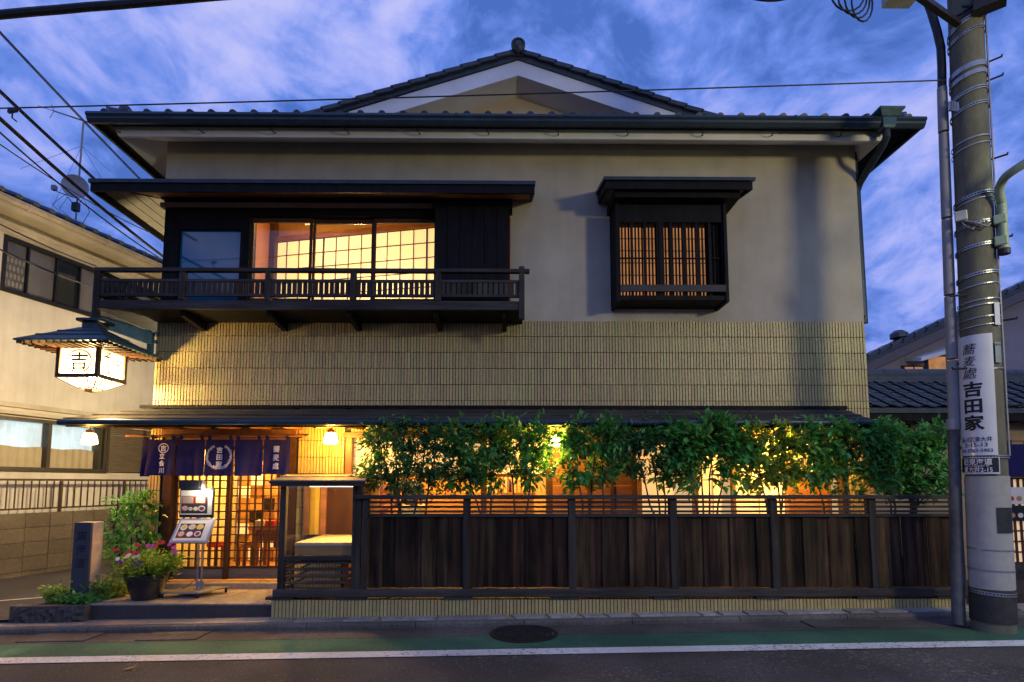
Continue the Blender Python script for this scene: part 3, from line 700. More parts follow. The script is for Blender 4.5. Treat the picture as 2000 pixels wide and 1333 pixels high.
# --- right bay window with bamboo blind
wy = 7.42
wx = lambda px: xa(px, 480, wy); wz = lambda py: za(1310, py, wy)
x0, x1 = wx(1203), wx(1421); z0, z1 = wz(585), wz(398)
BW = MB(); BW.box(x0, x0+.045, wy, YW-.002, z0-.03, z1).box(x1-.045, x1, wy, YW-.002, z0-.03, z1)
BW.box(x0+.045, x1-.045, wy+.02, YW-.002, z0, z0+.06).box(x0+.045, x1-.045, wy+.03, YW-.002, z1-.25, z1)
BWO = BW.build('bay_window', m_black, HOUSE)
MB().box(x0+.045, x1-.045, wy-.012, wy+.019, wz(570), wz(557)).build('sill_rail', M('dusty_dark_wood', (.05, .042, .04), .7, .3, 10), BWO)
MB().add([(x0+.05, wy+.21, z0+.06), (x1-.05, wy+.21, z0+.06), (x1-.05, wy+.21, z1-.24), (x0+.05, wy+.21, z1-.24)], [(0, 1, 2, 3)]).build('lit_blind', m_paperd, BWO)
for k in range(1, 6): MB().box(x0+.05, x1-.05, wy+.195, wy+.205, z0+.06+(z1-z0-.3)*k/6-.004, z0+.06+(z1-z0-.3)*k/6+.004).build('blind_cord', m_black, BWO)
k = 0; x = x0+.06
slat = MB().box(-.0115, .0115, wy+.10, wy+.115, z0+.062, z1-.252).mesh('slat', m_black)
while x < x1-.06:
    link('slat', slat, BWO, loc=(x, 0, 0)); x += .0465
for k in range(9):
    x = x0+.05+k*(x1-x0-.1)/8; MB().box(x-.016, x+.016, wy+.04, wy+.07, z0+.062, z1-.252).build('bar', m_black, BWO)
MB().box(x0+.05, x1-.05, wy+.072, wy+.09, (z0+z1)/2-.08, (z0+z1)/2-.062).build('bar', m_black, BWO)
MB().box(wx(1288), wx(1298), wy+.03, wy+.095, z0+.062, z1-.252).build('centre_post', m_black, BWO)
MB().box(wx(1383), x1-.046, wy+.10, wy+.13, z0+.062, z1-.252).build('side_panel', m_black, BWO)
# its little roof
rz = za(1320, 357, 7.3); ry = 7.16
r0, r1 = xa(1180, 355, ry), xa(1476, 355, ry)
rr = MB(); zwl = rz+.0
rr.prism([(r0, ry, rz-.04), (r1, ry, rz-.04), (r1, YW-.003, rz+.12), (r0, YW-.003, rz+.12)], (0, 0, .045))
RRO = rr.build('bay_roof', m_copperd, BWO)
fr_ = MB(); fr_.box(r0+.03, r1-.03, ry+.03, ry+.06, rz-.15, rz-.043)
for xx in (r0+.03, r1-.06): fr_.prism([(xx, ry+.062, rz-.15), (xx, ry+.062, rz-.043), (xx, YW-.004, rz+.115), (xx, YW-.004, rz-.02)], (.03, 0, 0))
fr_.build('roof_fascia', m_black, BWO)
MB().add([(r0+.06, ry+.06, rz-.10), (r1-.06, ry+.06, rz-.10), (r1-.06, YW-.004, rz-.0), (r0+.06, YW-.004, rz-.0)], [(0, 1, 2, 3)]).build('roof_soffit', bpy.data.materials['pale_soffit_board'], BWO)
MB().box(r0+.16, r1-.16, ry+.12, YW-.004, rz-.22, rz-.12).build('roof_beam', m_black, BWO)

# --- pent roof over the ground floor
pf = 7.1
p0, p1 = xa(122, 815, pf), xa(1704, 819, pf); pzf = za(900, 819, pf); pzb = za(900, 799, YW)
q0, q1 = xa(282, 797, YW), xa(1650, 801, YW)
PENT = MB().prism([(p0+.02, pf+.02, pzf-.02), (p1-.02, pf+.02, pzf-.02), (q1, YW-.003, pzb-.02), (q0, YW-.003, pzb-.02)], (0, 0, -.035)).build('pent_roof', m_black, HOUSE)
rows = 3
for r in range(rows):
    f0, f1 = r/rows, (r+1)/rows+.03
    if f1 > 1: f1 = 1
    nbd = 7
    for k in range(nbd):
        def pp(t, f, lift): 
            a = p0+(q0-p0)*f; b = p1+(q1-p1)*f
            return (a+(b-a)*t, pf+(YW-.004-pf)*f, pzf+(pzb-pzf)*f+lift)
        t0 = max(0, (k+.5*(r % 2))/nbd - (.5/nbd if r % 2 and k == 0 else 0)); t1 = min(1, (k+1+.5*(r % 2))/nbd)
        MB().prism([pp(t0+.0006, f0, .012), pp(t1-.0006, f0, .012), pp(t1-.0006, f1, -.006), pp(t0+.0006, f1, -.006)], (0, 0, -.014)).build('roof_board', m_weather, PENT)
MB().box(q0-.05, q1+.02, YW-.035, YW-.0, pzb+.0, pzb+.045).build('roof_flashing', m_black, PENT)
MB().tube([(p0-.01, pf-.035, pzf-.045), (p1+.02, pf-.035, pzf-.045)], .042, 10).build('pent_gutter', m_gutter, PENT, smooth=True)
sb = MB(); sb.add([(p0+.05, pf+.04, pzf-.075), (p1-.04, pf+.04, pzf-.075), (q1, YW-.004, pzf-.02), (q0, YW-.004, pzf-.02)], [(0, 1, 2, 3)])
sb.build('pent_soffit', m_wood, PENT)
MB().box(p0+.03, p1-.03, pf+.022, pf+.05, pzf-.10, pzf-.056).build('pent_fascia', m_black, PENT)
for k in range(24):
    x = q0+.1+k*(q1-q0-.2)/23; MB().beam((x, pf+.05, pzf-.092), (x, YW-.01, pzf-.045), .04, .04).build('rafter', m_wood, PENT)

# --- entrance: frame, lattice doors
dy = 7.90
DX = lambda px: xa(px, 1000, dy); DZ_ = lambda py: za(450, py, dy)
zt_ = zl
MB().box(xd0-.018, xd0+.10, YW-.02, dy+.12, ZG0+.001, zt_-.001).build('door_frame', m_lattice, HOUSE)
MB().box(xd1-.06, xd1+.038, YW-.02, dy+.12, ZG0+.001, zt_-.001).build('door_frame', m_lattice, HOUSE)
MB().box(xd0-.04, xd1+.07, YW-.08, YW+.1, zt_-.10, zt_+.01).build('door_lintel', m_woodv, HOUSE, bev=.005)
MB().box(xd0+.1, xd1-.06, YW+.02, dy+.1, zt_-.2, zt_-.105).build('door_head', m_wood, HOUSE)
zb0, zb1 = ZG0+.005, DZ_(1107)
dd = [(xd0+.102, DX(447), 0.0), (DX(441), xd1-.062, .045)]
for a, b, yo in dd:
    y0 = dy+yo; st = .05
    d = MB(); d.box(a, a+st, y0, y0+.035, zb0, zt_-.205).box(b-st, b, y0, y0+.035, zb0, zt_-.205).box(a+st, b-st, y0, y0+.035, zt_-.27, zt_-.205).box(a+st, b-st, y0, y0+.035, zb1-.03, zb1+.0)
    do = d.build('lattice_door', m_lattice, HOUSE)
    MB().box(a+st, b-st, y0+.008, y0+.028, zb0, zb1-.031).build('kick_board', bpy.data.materials.get('pale_kick_board') or M('pale_kick_board', (.17, .15, .135), .7, .3, 10, .3, 50, stretch=(.15, 1, 1)), do)
    ncx = 7; iw = b-a-2*st
    for k in range(1, ncx): MB().box(a+st+iw*k/ncx-.011, a+st+iw*k/ncx+.011, y0+.002, y0+.024, zb1+.001, zt_-.271).build('lattice_bar', m_lattice, do)
    ih = zt_-.27-zb1; nr = round(ih/.105)
    for k in range(1, nr): MB().box(a+st, b-st, y0+.006, y0+.02, zb1+ih*k/nr-.008, zb1+ih*k/nr+.008).build('lattice_bar', m_lattice, do)
    MB().box(a+st, b-st, y0+.027, y0+.031, zb1+.001, zt_-.271).build('glass_pane', m_glass, do)
# ================================================================== ground floor bay and interior
zf = .20
structure(MB().box(XL+.2, XR-.2, YW+.2, YB, .05, zf).build('restaurant_floor', M('brown_wood_floor', (.26, .13, .05), .45, .25, 6, .1, 40, stretch=(1, .2, 1))))
wyb = 7.93
WX = lambda px: xa(px, 920, wyb)
WZ = lambda py: za(1000, py, wyb)
zb_ = WZ(1060)
def post(px0, px1, y0=YW-.03, y1=YW+.13, mat=m_woodv, z0=zf, z1=None):
    return MB().box(WX(px0), WX(px1), y0, y1, z0, (zw-.001) if z1 is None else z1).build('window_post', mat, HOUSE)
for a, b, mt in [(678, 690, m_woodv), (940, 951, m_woodv), (1066, 1078, m_lattice), (1232, 1240, m_lattice), (1350, 1357, m_woodv), (1425, 1430, m_woodv), (1530, 1541, m_wood), (1605, 1613, m_wood), (1634, 1642, m_lattice)]:
    post(a, b, mat=mt)
MB().box(xw0-.05, xw1+.02, YW-.06, YW+.13, zw-.07, zw+.002).build('window_lintel', m_woodv, HOUSE)
MB().box(xw0+.0, WX(1066), YW+.0, YW+.13, zf-.12, zf+.06).build('window_sill', m_woodv, HOUSE)
def panel(px0, px1, py0, py1, nx, ny, mat=None, y=wyb, bars=True):
    x0, x1 = WX(px0)+.002, WX(px1)-.002; z1, z0 = WZ(py0), (WZ(py1) if py1 else zf+.02)
    z1 = min(z1, zw-.072)
    p = MB().box(x0, x1, y, y+.008, z0, z1).build('shoji_panel', mat or m_paper2, HOUSE)
    for k in range(1, ny): MB().box(x0, x1, y-.012, y-.002, z0+(z1-z0)*k/ny-.005, z0+(z1-z0)*k/ny+.005).build('shoji_bar', m_honey, p)
    for k in range(1, nx): MB().box(x0+(x1-x0)*k/nx-.005, x0+(x1-x0)*k/nx+.005, y-.012, y-.002, z0, z1).build('shoji_bar', m_honey, p)
    return p
panel(690, 940, 848, 926, 2, 4); panel(951, 1066, 848, 932, 2, 4)
panel(1240, 1350, 850, 1060, 1, 5); panel(1357, 1425, 850, 1060, 2, 5); panel(1430, 1530, 850, 1060, 2, 5); panel(1541, 1605, 850, 930, 2, 4); panel(1613, 1634, 850, 1060, 1, 5)
MB().box(WX(1541)+.003, WX(1605)-.003, wyb, wyb+.03, zf, WZ(931)).build('lower_door_panel', m_wood, HOUSE)
MB().box(WX(1239)+.01, WX(1252), wyb-.035, wyb-.013, zf, WZ(936)).build('door_stile', m_honey, HOUSE)
MB().box(WX(690), WX(1066), YW+.03, YW+.10, WZ(932), WZ(926)).build('transom_rail', m_woodv, HOUSE)
for a, b in ((690, 815), (815, 940), (951, 1066)):
    MB().box(WX(a)+.003, WX(b)-.003, wyb+.02, wyb+.024, zf+.061, WZ(932)-.002).build('glass_pane', m_glass, HOUSE)
# boarded section between the windows
nbd = 12
for k in range(nbd):
    z0 = zf+(zw-.072-zf)*k/nbd; z1 = zf+(zw-.072-zf)*(k+1)/nbd-.006
    MB().box(WX(1078)+.002, WX(1232)-.002, YW+.03, YW+.06, z0, z1).build('wall_board', m_wood, HOUSE)
for px in (1112, 1146, 1190): MB().box(WX(px), WX(px+6), YW+.005, YW+.0299, zf, zw-.072).build('window_post', m_lattice, HOUSE)

# interior: back partition, hall, furniture
HON = M('honey_room_plaster', (.55, .34, .12), .85, .12, 3)
iw = MB().box(XL+.2, XR-.2, 11.2, 11.3, zf, Z2-.36).build('inner_wall', HON, HOUSE)
MB().box(xd1+.55, xd1+.63, 8.6, 11.19, zf, Z2-.36).build('partition_wall', HON, HOUSE)
# hall lattice partition and cabinet behind the doors
cab = thing('shoe_cabinet', (-4.2, 10.2, zf), 'tall light wood cabinet with rows of small doors inside the entrance hall', 'cabinet')
MB().box(-4.72, -3.6, 10.0, 10.5, zf, 2.2).build('carcass', m_honey, cab)
for i in range(5):
    for j in range(9):
        x0 = -4.70+i*.218; z0 = zf+.03+j*.215
        MB().box(x0, x0+.20, 9.975, 9.999, z0, z0+.195).build('door', [m_honey, m_wood, m_paper2][(i*2+j) % 3 if (i+j) % 4 else 0] if (i*j) % 5 != 3 else m_black, cab)
tb = thing('display_table', (-3.35, 9.0, zf), 'low honey coloured display table with food boxes in the entrance hall', 'table')
MB().box(-3.95, -2.75, 8.75, 9.3, .84, .89).build('tabletop', m_honey, tb)
for x in (-3.9, -2.85):
    for y in (8.79, 9.2): MB().box(x, x+.06, y, y+.06, zf, .84).build('leg', m_wood, tb)
MB().box(-3.9, -2.8, 8.80, 8.83, .66, .84).build('apron', m_wood, tb)
bx_ = random.Random(9)
for k in range(7):
    x = -3.88+k*.16; h = bx_.uniform(.05, .13)
    b = MB().box(x, x+.13, 8.82, 9.0, .892, .892+h).build('gift_box', [m_whitep, m_red, m_honey, m_paper2][k % 4])
    tag(b, ['leftmost white', 'leftmost red', 'leftmost honey', 'third from right pale', 'second from right white', 'rightmost red', 'rightmost honey'][[0,1,2,3,4,5,6][k]]+' gift box in the row on the hall display table', 'box', 'gift boxes on the hall table')
for k, (x, w) in enumerate(((-4.45, .34), (-4.0, .3))):
    st = thing('stool', (x, 8.9, zf), ('round cushioned stool behind the left lattice door', 'small square wooden stool beside the hall table')[k], 'stool', 'stools in the entrance hall')
    MB().lathe((x, 8.9, .58), [(w/2, 0), (w/2+.01, .03), (w/2, .06), (.02, .065)], 16).build('seat', m_red if k == 0 else m_honey, st)
    for dx in (-.1, .1):
        for dy_ in (-.1, .1): MB().box(x+dx-.018, x+dx+.018, 8.9+dy_-.018, 8.9+dy_+.018, zf, .58).build('leg', m_wood, st)
shf = thing('wall_shelf', (-3.1, 11.0, zf), 'honey wood shelf unit with crossed rails at the back of the hall', 'shelf')
for k in range(7): MB().box(-3.5, -2.2, 10.7, 11.1, .3+k*.3, .33+k*.3).build('shelf_board', m_wood, shf)
for x in (-3.5, -2.85, -2.23): MB().box(x, x+.04, 10.69, 11.1, zf, 2.3).build('upright', m_wood, shf)
cc = [m_whitep, m_red, m_honey, m_lattice, m_paper2]
for k in range(26):
    x = -3.44+bx_.random()*1.1; lv = bx_.randrange(6); h = bx_.uniform(.08, .22)
    MB().box(x, x+bx_.uniform(.05, .12), 10.72, 10.9, .331+lv*.3, .331+lv*.3+h).build('goods', cc[k % 5], shf)
# dining room counter with a baluster rail
ct = thing('dining_counter', (-.7, 9.5, zf), 'honey wood dining counter with a baluster rail behind the window', 'counter')
MB().box(-1.5, .45, 9.3, 9.8, zf, 1.36).build('counter_body', m_honey, ct)
MB().box(-1.53, .48, 9.27, 9.83, 1.361, 1.40).build('counter_top', m_honey, ct)
for k in range(26): MB().box(-1.47+k*.074, -1.44+k*.074, 9.33, 9.36, 1.401, 1.66).build('baluster', m_honey, ct)
MB().box(-1.5, .45, 9.32, 9.37, 1.661, 1.70).build('hand_rail', m_honey, ct)
for k in range(5):
    x = -1.3+k*.34; b = MB().lathe((x, 9.6, 1.401), [(.05, 0), (.05, .14), (.02, .18), (.02, .22), (.005, .222)], 10).build('bottle', [m_whitep, m_red, m_navy, m_whitep, m_lattice][k])
    tag(b, ['leftmost white bottle', 'red bottle', 'navy bottle', 'rightmost white bottle', 'brown bottle'][k]+' standing on the dining counter behind the rail', 'bottle', 'bottles on the dining counter')
rd = thing('room_divider', (-2.0, 9.9, zf), 'slatted honey wood divider left of the dining counter', 'room divider')
MB().box(-2.3, -1.6, 9.9, 9.95, zf, 1.30).build('lower_panel', m_honey, rd)
for k in range(12): MB().box(-2.28+k*.058, -2.255+k*.058, 9.9, 9.93, 1.301, 1.62).build('slat', m_honey, rd)
MB().box(-2.32, -1.58, 9.89, 9.95, 1.621, 1.66).build('top_rail', m_honey, rd)

# pendant lamps inside (hidden lamps of the rooms)
def room_lamp(x, y, z, P, lab, sz=.16):
    t = thing('ceiling_lamp', (x, y, z), lab, 'lamp', 'ceiling lamps inside the restaurant')
    MB().tube([(x, y, z+.12), (x, y, Z2-.36)], .006, 6).build('cord', m_black, t)
    MB().lathe((x, y, z), [(sz, 0), (sz*.8, .12), (.02, .13)], 16, cap=False).build('shade', m_honey, t)
    MB().lathe((x, y, z+.02), [(.02, 0), (.045, .03), (.045, .06), (.02, .09)], 10).build('bulb', m_lamp, t)
    lamp_light('room_lamp_light', (x, y, z-.03), P, WARM, .12, parent=t)
room_lamp(-3.9, 9.3, 2.45, 480, 'ceiling lamp in the entrance hall behind the lattice doors')
room_lamp(-3.0, 10.2, 2.6, 430, 'ceiling lamp at the back of the entrance hall by the shelf')
room_lamp(-1.2, 8.75, 2.5, 420, 'ceiling lamp in the dining room near the window with two staff')
room_lamp(-.2, 10.2, 2.5, 420, 'ceiling lamp above the dining counter')

# people standing in the dining room
m_skin = M('skin', (.50, .28, .18), .55, .05, 10)
m_hair = M('black_hair', (.012, .01, .009), .5, .2, 30)
def person(x, y, z0, H, face, shirt, trousers, label, reach=.34, apron=None):
    """one continuous skinned body; face = heading in radians, 0 looks towards the street (-Y)"""
    P, E_, Rr = [], [], []
    def v(px, py, pz, r, par=None):
        P.append((px*H, py*H, pz*H)); Rr.append(r*H); i = len(P)-1
        if par is not None: E_.append((par, i))
        return i
    pel = v(0, 0, .53, .075); wa = v(0, 0, .61, .068, pel); ch = v(0, -.005, .72, .085, wa); nk0 = v(0, .005, .80, .052, ch); nk = v(0, .0, .845, .031, nk0)
    hd = v(0, -.008, .885, .048, nk); hd2 = v(0, -.006, .925, .056, hd); hd3 = v(0, .0, .965, .046, hd2); 
    for s in (-1, 1):
        hp = v(s*.052, 0, .50, .058, pel); kn = v(s*.055, -.01, .28, .040, hp); an = v(s*.055, .01, .05, .026, kn); ft = v(s*.06, -.05, .018, .022, an); v(s*.062, -.10, .014, .016, ft)
        sh = v(s*.105, 0, .79, .042, nk0); el = v(s*.135, .0, .625, .030, sh); wr = v(s*(.07 if s < 0 else .10), -reach/2-.02, .60, .020, el)
        pm = v(s*(.062 if s < 0 else .09), -reach/2-.06, .602, .020, wr)
        for q in range(4):
            f1 = v(s*.062+(.012*(q-1.5)), -reach/2-.095+.004*abs(q-1), .600, .0068, pm); v(s*.060+(.012*(q-1.5)), -reach/2-.118+.006*abs(q-1), .585, .0055, f1)
        th = v(s*.045, -reach/2-.065, .612, .008, pm); v(s*.035, -reach/2-.09, .612, .006, th)
    me = bpy.data.meshes.new('person'); me.from_pydata(P, E_, []); o = bpy.data.objects.new('person', me); COL.objects.link(o)
    md = o.modifiers.new('skin', 'SKIN'); md.use_smooth_shade = True
    for i, d in enumerate(me.skin_vertices[0].data): d.radius = (Rr[i], Rr[i]*(.78 if i in (pel, wa, ch) else 1)); d.use_root = (i == pel)
    sd = o.modifiers.new('sub', 'SUBSURF'); sd.levels = 1; sd.render_levels = 1
    bpy.context.view_layer.update()
    m2 = bpy.data.meshes.new_from_object(o.evaluated_get(bpy.context.evaluated_depsgraph_get())); m2.name = 'person'
    bpy.data.objects.remove(o)
    for mm in (m_skin, shirt, trousers): m2.materials.append(mm)
    for p in m2.polygons:
        c = p.center; zz = c.z/H
        p.material_index = 0 if zz > .835 or (c.y < -.155*H and zz > .5) else (1 if zz > .52 else (2 if zz > .06 else 2))
        p.use_smooth = True
    ob = bpy.data.objects.new('person', m2); COL.objects.link(ob); ob.location = (x, y, z0); ob.rotation_euler = (0, 0, face)
    tag(ob, label, 'person', 'staff standing in the dining room')
    def kid(n, mb, mt, smooth=True):
        return link(n, mb.mesh(n, mt, smooth=smooth), ob)
    h = MB(); h.lathe((0, .012*H, .90*H), [(.045*H, 0), (.062*H, .03*H), (.060*H, .062*H), (.035*H, .088*H), (.005*H, .094*H)], 14)
    h.v = [(a, b if b > -.028*H or c > .945*H else b*.3+.0*H, c) for a, b, c in h.v]; kid('hair', h, m_hair)
    fc = MB(); fc.obox((0, -.066*H, .905*H), (.007*H, 0, 0), (0, .012*H, 0), (0, .004*H, .014*H)); kid('nose', fc, m_skin)
    for s in (-1, 1):
        e = MB(); e.lathe((s*.022*H, -.056*H, .922*H), [(.001*H, -.005*H), (.007*H, 0), (.001*H, .005*H)], 8); kid('eye', e, m_ink)
        e = MB(); e.obox((s*.057*H, .0, .912*H), (.005*H, 0, 0), (0, .011*H, 0), (0, 0, .016*H)); kid('ear', e, m_skin)
    mo = MB(); mo.obox((0, -.054*H, .880*H), (.016*H, 0, 0), (0, .005*H, 0), (0, 0, .003*H)); kid('mouth', mo, m_red)
    if apron:
        a_ = MB(); a_.obox((0, -.092*H, .40*H), (.10*H, 0, 0), (0, .005*H, 0), (0, 0, .19*H)); kid('apron', a_, apron, False)
    return ob
m_pinkshirt = M('dusty_pink_smock', (.42, .16, .13), .85, .15, 8, .2, 60)
m_greyt = M('dark_trousers', (.03, .03, .04), .85, .2, 8)
m_bluewhite = M('pale_blue_apron', (.45, .55, .66), .85, .1, 8)
person(WX(752)*1.09, 8.62, zf, 1.62, -.75, m_pinkshirt, m_greyt, 'person in a dusty pink smock holding a paper behind the window', apron=M('red_apron', (.40, .03, .03), .85))
person(WX(798)*1.12, 8.95, zf, 1.66, .35, m_navy, m_greyt, 'person in a navy top and pale blue apron behind the window', apron=m_bluewhite)
pp_ = thing('menu_paper', (WX(733)*1.05, 8.38, 1.45), 'white printed paper held by the person in the pink smock', 'paper')
c = Vector((WX(733)*1.05, 8.36, 1.47)); MB().obox(c, (.06, .01, 0), (0, .002, 0), (0, .004, .09)).build('sheet', m_whitep, pp_)
pm = MB(); column(pm, 'そば', 0.0, .045, .05, .055, plane_warp(c+Vector((0, -.006, 0)), (1, .16, 0), (0, .04, 1)), .01); pm.build('lettering', m_ink, pp_)

# ================================================================== display case beside the door
ZW0 = za(1000, 1171, YF)                                  # top of the plinth, level
CX = lambda px: xa(px, 1050, YF); CZ = lambda py: za(620, py, YF)
DC = thing('display_case', (CX(620), 7.2, 0), 'glazed wooden display case with a shingled roof beside the entrance door', 'display case')
a0, a1, a2 = CX(544), CX(556), CX(687)
MB().box(a0, a1, YF-.0, YF+.07, CZ(1158)+.001, CZ(938)).build('post', m_weatherv, DC, bev=.004)
MB().box(a2, CX(704), YF-.0, YF+.09, CZ(1158)+.001, CZ(946)).build('post', m_weatherv, DC, bev=.004)
MB().box(a1, a2, YF+.005, YF+.06, CZ(1095), CZ(1087)).build('sill', m_weather, DC)
MB().box(a1, a2, YF+.004, YF+.065, CZ(948), CZ(939)).build('head', m_weather, DC)
for py in (1099, 1113, 1126, 1139, 1152):
    MB().obox((( a1+a2)/2, YF+.03, CZ(py)), ((a2-a1)/2-.001, 0, 0), (0, .024, .012), (0, -.002, .004)).build('louvre', m_weather, DC)
    MB().obox((a0+.03, (YF+.08+YW-.1)/2, CZ(py)), (.01, 0, 0), (0, (YW-YF-.18)/2, 0), (0, 0, .006)).build('side_louvre', m_weather, DC)
MB().box(a1+.001, a2-.001, YF+.025, YF+.03, CZ(1087)+.001, CZ(948)-.001).build('glass_pane', m_glass, DC)
MB().box(a0+.03, a0+.035, YF+.071, YW-.091, CZ(1087), CZ(944)).build('side_glass', m_glass, DC)
s0 = CX(572)
MB().box(s0, a2+.06, YF+.10, YW-.03, CZ(1087), CZ(1068)).build('plinth_box', m_honey, DC)
MB().box(s0-.01, a2+.07, YF+.085, YW-.03, CZ(1068)+.001, CZ(1062)).build('display_shelf', M('pale_wood_shelf', (.62, .50, .34), .5, .1, 8), DC)
YC = 7.77
XC_ = lambda px: xa(px, 1000, YC)
zc0, zc1 = CZ(1062)+.002, CZ(944)
MB().box(XC_(596), XC_(605), YC-.03, YC+.05, zc0, zc1).build('back_post', m_wood, DC)
MB().box(XC_(605)+.001, XC_(626)-.001, YC, YC+.04, zc0, zc1).build('back_panel', M('yellow_clay_panel', (.66, .42, .06), .9, .12, 10, .3, 120), DC)
MB().box(XC_(626), XC_(638), YC-.03, YC+.05, zc0, zc1).build('back_post', m_wood, DC)
MB().box(XC_(638), XC_(704), YC, YC+.04, zc0, zc1).build('back_panel', M('brown_grained_panel', (.045, .017, .007), .7, .5, 5, .2, 40, stretch=(1, 1, .25), spec=.15), DC)
MB().box(a2+.03, a2+.06, YF+.1, YC-.035, zc0, zc1).build('side_panel', m_wood, DC)
# case roof: sloping up to the wall, two courses of boards
e0, e1, w0, w1 = CX(529), CX(716), xa(596, 926, YW-.02), xa(716, 926, YW-.02)
rz0, rz1 = CZ(941), za(650, 925, YW-.02)
ry0 = YF-.11
MB().prism([(e0, ry0, rz0-.0), (e1, ry0, rz0-.0), (w1+.02, YW-.02, rz1-.012), (w0-.22, YW-.02, rz1-.012)], (0, 0, -.022)).build('roof_deck', m_weather, DC)
for r in range(2):
    f0, f1 = r*.5, r*.5+.5
    for k in range(3):
        def q(t, f, l): 
            a = e0+(w0-.22-e0)*f; b = e1+(w1+.02-e1)*f; return (a+(b-a)*t, ry0+(YW-.021-ry0)*f, rz0+(rz1-.012-rz0)*f+l)
        MB().prism([q(k/3+.002, f0, .016), q((k+1)/3-.002, f0, .016), q((k+1)/3-.002, f1, .004), q(k/3+.002, f1, .004)], (0, 0, -.012)).build('roof_board', M('grey_green_shingle', (.19, .18, .15), .7, .2, 10, .3, 60, piece=.1) if (r, k) == (0, 0) else bpy.data.materials['grey_green_shingle'], DC)
MB().box(e0+.02, e1-.02, ry0+.012, ry0+.04, rz0-.055, rz0-.0225).build('roof_fascia', m_weather, DC)
tbx = MB().box(a1+.15, a2-.05, YF+.35, YF+.42, zc1-.045, zc1-.015).build('strip_lamp', EM('strip_lamp_glow', (1, .8, .45), 6), DC)
l = lamp_light('case_lamp', ((a1+a2)/2+.1, YF+.385, zc1-.10), 75, (1, .56, .14), radius=.05, parent=DC)

# ================================================================== fence with tiled plinth
FZ = lambda py: za(1250, py, YF)
FX = lambda px: xa(px, 1080, YF)
fx0, fx1 = FX(534), FX(1880)
FEN = thing('garden_fence', ((FX(705)+fx1)/2, YF, 0), 'dark weathered plank fence with slatted top along the pavement', 'fence')
PLN = bpy.data.objects.new('plinth_wall', None)
pv = MB()
pv.prism([(fx0+.004, YF+.012, -.2), (fx1-.004, YF+.012, -.2), (fx1-.004, YF+.012, ZW0), (fx0+.004, YF+.012, ZW0)], (0, .19, 0))
PL = tag(pv.build('plinth_wall', m_grout), 'low wall faced with narrow ochre tiles under the dark fence', 'wall')
npl = 194; pw = (fx1-fx0)/npl; tr_ = random.Random(8)
for i in range(npl):
    x = fx0+(i+.5)*pw; z0 = gz(x)-.02; z1 = ZW0-.003; j = tr_.uniform(-.002, .002)
    MB().box(x-pw/2+.0045, x+pw/2-.0045, YF-.006+j, YF+.014, z0, z1).build('tile', m_tile, PL)
MB().box(fx0+.0, fx0+.012, YF+.02, YF+.2, -.1, ZW0-.003).build('end_tile', m_tile, PL)
MB().box(FX(537), fx1, YF-.035, YF+.10, FZ(1165), FZ(1150)).build('sill_beam', m_weather, FEN, bev=.006)
for px in (560, 700, 905, 1112, 1312, 1510, 1705, 1860): MB().box(FX(px)-.22, FX(px)+.10, YF-.02, YF+.09, ZW0+.001, FZ(1165)-.001).build('shim', m_weather, FEN)
posts = [712, 911, 1118, 1317, 1514, 1708, 1876]
for px in posts:
    x = FX(px); w = .042 if px > 712 else .034
    MB().box(x-w, x+w, YF-.012, YF+.085, FZ(1150)+.001, FZ(975)-.001).build('post', m_weatherv, FEN, bev=.004)
MB().box(FX(632+60), fx1, YF-.045, YF+.115, FZ(975), FZ(967.5)).build('top_rail', m_weather, FEN, bev=.006)
for p0_, p1_ in zip(posts[:-1], posts[1:]):
    x0, x1 = FX(p0_)+.044, FX(p1_)-.044
    for py in (981.5, 990.5, 999.5): MB().box(x0, x1, YF+.01, YF+.035, FZ(py+2.2), FZ(py-2.2)).build('slat', m_weather, FEN)
    MB().box(x0, x1, YF-.004, YF+.06, FZ(1010), FZ(1004)).build('middle_rail', m_weather, FEN)
    np_ = 7 if p1_ < 1870 else 6; w = (x1-x0)/np_
    for k in range(np_):
        j = tr_.uniform(-.002, .002); xx0 = x0+k*w; 
        e_ = .0 if k % 2 else .006
        MB().box(max(x0, xx0-e_)+.001, min(x1, xx0+w+e_)-.001, YF+.016+j+(.021 if k % 2 else 0), YF+.030+j+(.021 if k % 2 else 0), FZ(1150)+.010+tr_.uniform(0, .006), FZ(1010)-.001).build('plank', m_plank, FEN)
# planting bed behind the fence
structure(MB().box(fx0+.9, 8.5, YF+.20, YW-.05, -.1, .235).build('planting_bed', m_soil))

# ================================================================== pendant lamps under the pent roof
LY = 7.36
for px, py, lab, P in [(175, 857, 'white glass pendant lamp at the left end of the pent roof, over the alley', 130), (646, 856, 'white glass pendant lamp between the noren and the shrubs', 170),
                    (1086, 861, 'white glass pendant lamp in the gap of the hedge, before the boarded wall', 190), (1540, 866, 'white glass pendant lamp glowing behind the leaves near the right end of the hedge', 600)]:
    c = at(px, py, LY); zc = pzf+(pzb-pzf)*(LY-pf)/(YW-pf)-.06
    t = thing('pendant_lamp', (c.x, LY, zc), lab, 'lamp', 'pendant lamps under the pent roof')
    MB().lathe((c.x, LY, zc-.03), [(.05, 0), (.05, .03)], 14).build('ceiling_rose', m_black, t)
    MB().tube([(c.x, LY, zc-.03), (c.x, LY, c.z+.10)], .008, 6).build('stem', m_black, t)
    MB().lathe((c.x, LY, c.z+.068), [(.045, 0), (.045, .04), (.02, .05)], 14).build('holder', m_lattice, t)
    MB().lathe((c.x, LY, c.z-.065), [(.005, -.012), (.06, -.012), (.088, 0), (.092, .01), (.075, .10), (.062, .13), (.04, .135)], 20, cap=False).build('shade', m_lamp, t, smooth=True)
    lamp_light('pendant_light', (c.x, LY-.0, c.z-.02), P, WARM, .05, parent=t)

